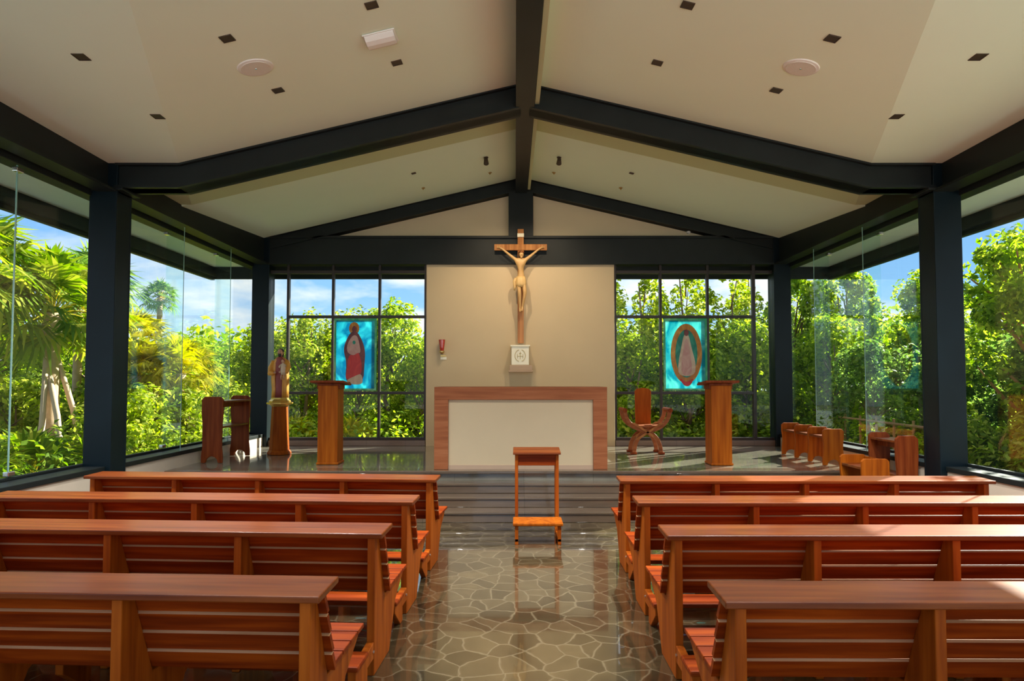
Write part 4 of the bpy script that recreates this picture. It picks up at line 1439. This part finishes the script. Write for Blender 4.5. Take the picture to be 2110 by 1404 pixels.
bushes = []
bl = broadleaf('shrub', 'bright rounded shrub beyond the side glass', 'shrub', (-6.9, 10.9, gz), 1.45, 1.7, 0.10, M['leaf_bright'], M['bark'], 11, clumps=36, per=150, trunk_r=0.03, low=0.05, clump_r=0.28)
bl['label'] = 'bright rounded shrub outside the long glass, beside the front column'
for (x, y, sc, lb) in [(-7.5, 12.0, 1.1, 'bright shrub behind the first one outside the long glass'), (-6.5, 12.4, 1.05, 'bright shrub directly behind the wooden desk'), (-8.4, 12.6, 1.2, 'bright shrub under the tall propped palm'),
                       (-6.0, 13.6, 1.1, 'bright shrub seen beside the rear column'), (-9.3, 11.5, 1.2, 'bright shrub at the picture edge behind the palmettos'), (-9.9, 12.6, 0.8, 'small bright shrub behind the prop poles'), (-7.2, 14.2, 1.35, 'bright shrub behind the golden palms')]:
    dup(bl, (x, y, gz), x * 1.7 + y, lb, scale=sc)
bt = broadleaf('tree', 'rounded leafy tree', 'tree', (-6.3, 19.0, gz), 3.1, 3.0, 0.13, M['leaf_gloss'], M['bark'], 12, clumps=60, per=150, trunk_r=0.06, low=0.08, clump_r=0.36)
bt['label'] = 'rounded green tree at the end of the long glass, beside the rear column'
for (x, y, sc, lb) in [(-9.5, 18.5, 0.9, 'low green tree beyond the yellow palms'), (-12.0, 17.5, 1.1, 'green tree behind the dark fan palm'), (-14.0, 16.0, 1.2, 'green tree far behind the edge palm'), (-8.0, 20.5, 0.95, 'distant low green tree under the open sky'), (-11.0, 21.0, 1.0, 'distant green tree behind the slim palm')]:
    dup(bt, (x, y, gz), x + y * 2.1, lb, scale=sc)

# --- behind the rear windows, statue side
bt2 = broadleaf('tree', 'bright leafy tree', 'tree', (-6.0, 17.5, gz), 3.5, 2.6, 0.12, M['leaf_bright'], M['bark'], 13, clumps=60, per=150, trunk_r=0.06, low=0.05, clump_r=0.33)
bt2['label'] = 'bright yellow-green tree in the outermost rear window by the statue'
for (x, y, sc, lb) in [(-4.7, 18.5, 1.05, 'bright tree behind the red-robed glass panel'), (-7.3, 18.2, 0.95, 'bright tree seen past the statue and the rear column')]:
    dup(bt2, (x, y, gz), x + y, lb, scale=sc)
bt3 = broadleaf('tree', 'dense green tree', 'tree', (-3.3, 16.5, gz), 3.75, 2.3, 0.12, M['leaf_gloss'], M['bark'], 14, clumps=66, per=160, trunk_r=0.07, low=0.05, clump_r=0.30, upright=0.3)
bt3['label'] = 'tall green tree in the rear window next to the cream wall'
for (x, y, sc, lb) in [(-2.4, 15.6, 0.72, 'dark lower tree against the cream wall edge'), (-4.2, 16.6, 0.75, 'dark green tree low behind the red-robed panel'), (-1.2, 17.5, 0.95, 'green tree mostly hidden behind the altar wall')]:
    dup(bt3, (x, y, gz), x * 3 + y, lb, scale=sc)

# --- behind the rear windows, chair side: taller with bare upper branches
rt = broadleaf('tree', 'tall tree', 'tree', (2.2, 16.2, gz), 4.9, 1.35, 0.13, M['leaf_bright'], M['bark'], 15, clumps=52, per=90, trunk_r=0.06, low=0.05, clump_r=0.22, upright=0.5)
rt['label'] = 'tall loose tree in the rear window next to the cream wall, chair side'
for (x, y, sc, lb) in [(3.3, 16.6, 1.06, 'tall loose tree above the plank-back chair'), (4.5, 17.0, 1.12, 'tall loose tree right behind the gold-oval panel'), (5.5, 16.4, 1.0, 'tall loose tree in the outermost rear window, chair side'), (6.3, 17.2, 1.05, 'tall loose tree seen past the rear column, chair side')]:
    dup(rt, (x, y, gz), x * 5 + y, lb, scale=sc)
rb_ = broadleaf('tree', 'dense tree', 'tree', (2.6, 15.0, gz), 2.7, 2.1, 0.115, M['leaf_gloss'], M['bark'], 16, clumps=60, per=150, trunk_r=0.05, low=0.04, clump_r=0.30)
rb_['label'] = 'dense green tree low behind the plank-back chair'
for (x, y, sc, lb) in [(4.0, 15.2, 1.05, 'dense green tree low behind the gold-oval panel'), (5.5, 15.2, 1.1, 'dense green tree low behind the lectern, chair side'), (7.4, 15.0, 1.15, 'dense green tree seen past the rear column, above the low bench'), (1.0, 15.6, 1.0, 'dense green tree mostly hidden behind the altar wall')]:
    dup(rb_, (x, y, gz), x * 2 + y, lb, scale=sc)

# --- chair side, seen through the side glass
st = broadleaf('tree', 'tall narrow tree', 'tree', (9.1, 17.4, gz), 4.9, 2.1, 0.14, M['leaf_gloss'], M['bark'], 17, clumps=74, per=120, trunk_r=0.07, low=0.05, clump_r=0.28, upright=0.5)
st['label'] = 'tall narrow tree outside the side glass above the low bench'
for (x, y, sc, lb) in [(7.7, 17.6, 0.98, 'tall narrow tree at the far end of the side glass, chair side'), (10.6, 16.6, 0.9, 'tall narrow tree just before the front column, chair side'), (12.5, 18.5, 0.85, 'tall narrow tree behind the two glass fins'), (13.6, 17.0, 1.1, 'tall tree behind the front column, chair side'), (10.6, 19.5, 0.80, 'tall tree far behind the side glass, chair side')]:
    dup(st, (x, y, gz), x * 3 + y, lb, scale=sc)
dt = broadleaf('tree', 'dark dense tree', 'tree', (7.9, 11.9, gz), 2.5, 2.2, 0.11, M['leaf_dark'], M['bark'], 18, clumps=60, per=150, trunk_r=0.05, low=0.04, clump_r=0.3)
dt['label'] = 'dark dense shrub tree behind the bamboo fence'
for (x, y, sc, lb) in [(7.2, 12.9, 0.95, 'dark shrub tree behind the first glass fin, chair side'), (9.2, 11.0, 1.1, 'dark shrub tree behind the front column, chair side'), (9.2, 9.0, 1.2, 'dark shrub tree in the shade beyond the orange trunk'), (10.5, 10.5, 1.3, 'dark shrub tree beyond the big tree')]:
    dup(dt, (x, y, gz), x * 3 + y, lb, scale=sc)
big = broadleaf('tree', 'big spreading tree with thick orange trunk outside the side glass', 'tree', (8.6, 10.3, gz), 4.35, 2.9, 0.12, M['leaf_gloss'], M['bark_orange'], 19, clumps=95, per=130, trunk_r=0.15, low=0.32, clump_r=0.30, trunk_vis=0.45)
lowr = broadleaf('shrub', 'bright low shrub', 'shrub', (7.3, 9.0, gz), 1.1, 1.3, 0.10, M['leaf_bright'], M['bark'], 20, clumps=30, per=140, trunk_r=0.03, low=0.05, clump_r=0.25)
lowr['label'] = 'bright low shrub outside the low wall beside the orange trunk'
for (x, y, sc, lb) in [(8.0, 8.9, 1.1, 'bright low shrub in front of the orange trunk'), (6.8, 9.8, 1.0, 'bright low shrub next to the front column, chair side'), (8.6, 8.0, 1.2, 'bright low shrub at the picture edge, chair side')]:
    dup(lowr, (x, y, gz), x + y, lb, scale=sc)

# --- bamboo fence outside the chair-side glass
t = thing('bamboo_fence', 'low rustic fence of thin orange-brown rods outside the side glass', 'fence', (6.6, 9.6, gz))
posts = [MB().tube([(0, k * 0.55, 0), (0.02, k * 0.55, 1.12)], 0.022, 8).build('post', M['fence'], t) for k in range(7)]
MB().tube([(0, -0.1, 1.02), (0, 3.5, 1.05)], 0.022, 8).build('top_rail', M['fence'], t)
MB().tube([(0, -0.1, 0.35), (0, 3.5, 0.38)], 0.018, 8).build('lower_rail', M['fence'], t)

# --- undergrowth and the distant belt of forest: uncountable
rng = np.random.default_rng(77)


def belt(name, label, pts_fn, n, size, mat, r=0.45, per=26):
    c = pts_fn(n // per)
    v = rng.normal(0, 1, (len(c), per, 3))
    v /= np.linalg.norm(v, axis=2)[..., None]
    cen = (c[:, None, :] + v * r * rng.uniform(0.3, 1, (len(c), per, 1))).reshape(-1, 3)
    out = (v * 0.6 + np.array([0, 0, 0.6])).reshape(-1, 3)
    o = np_leaves(name, cen, out, size, mat, None, rng)
    o['kind'] = 'stuff'
    o['label'] = label
    o['category'] = 'vegetation'
    return o


def under(n):
    s = rng.choice([-1, 1], n)
    x = s * rng.uniform(6.4, 12, n)
    y = rng.uniform(5.0, 18, n)
    m = rng.uniform(0, 1, n) < 0.3
    x = np.where(m, rng.uniform(-7, 7, n), x)
    y = np.where(m, rng.uniform(13.5, 18, n), y)
    return np.stack([x, y, rng.uniform(-0.05, 0.65, n)], 1)


def forest(n):
    a = rng.uniform(R(18), R(162), n)
    rr = rng.uniform(21, 27, n)
    x, y = rr * np.cos(a), rr * np.sin(a)
    top = np.where(x > 0, 3.2, 2.7) + 0.7 * np.sin(x * 1.7) + 0.3 * np.sin(x * 4.1 + 1)
    return np.stack([x, y, rng.uniform(0, 1, n) ** 0.8 * top], 1)


belt('undergrowth', 'low tangle of mixed green undergrowth around the chapel', under, 52000, 0.13, M['leaf_gloss'])
belt('forest', 'distant belt of green forest behind all the trees', forest, 62000, 0.30, M['leaf_gloss'], r=0.7)
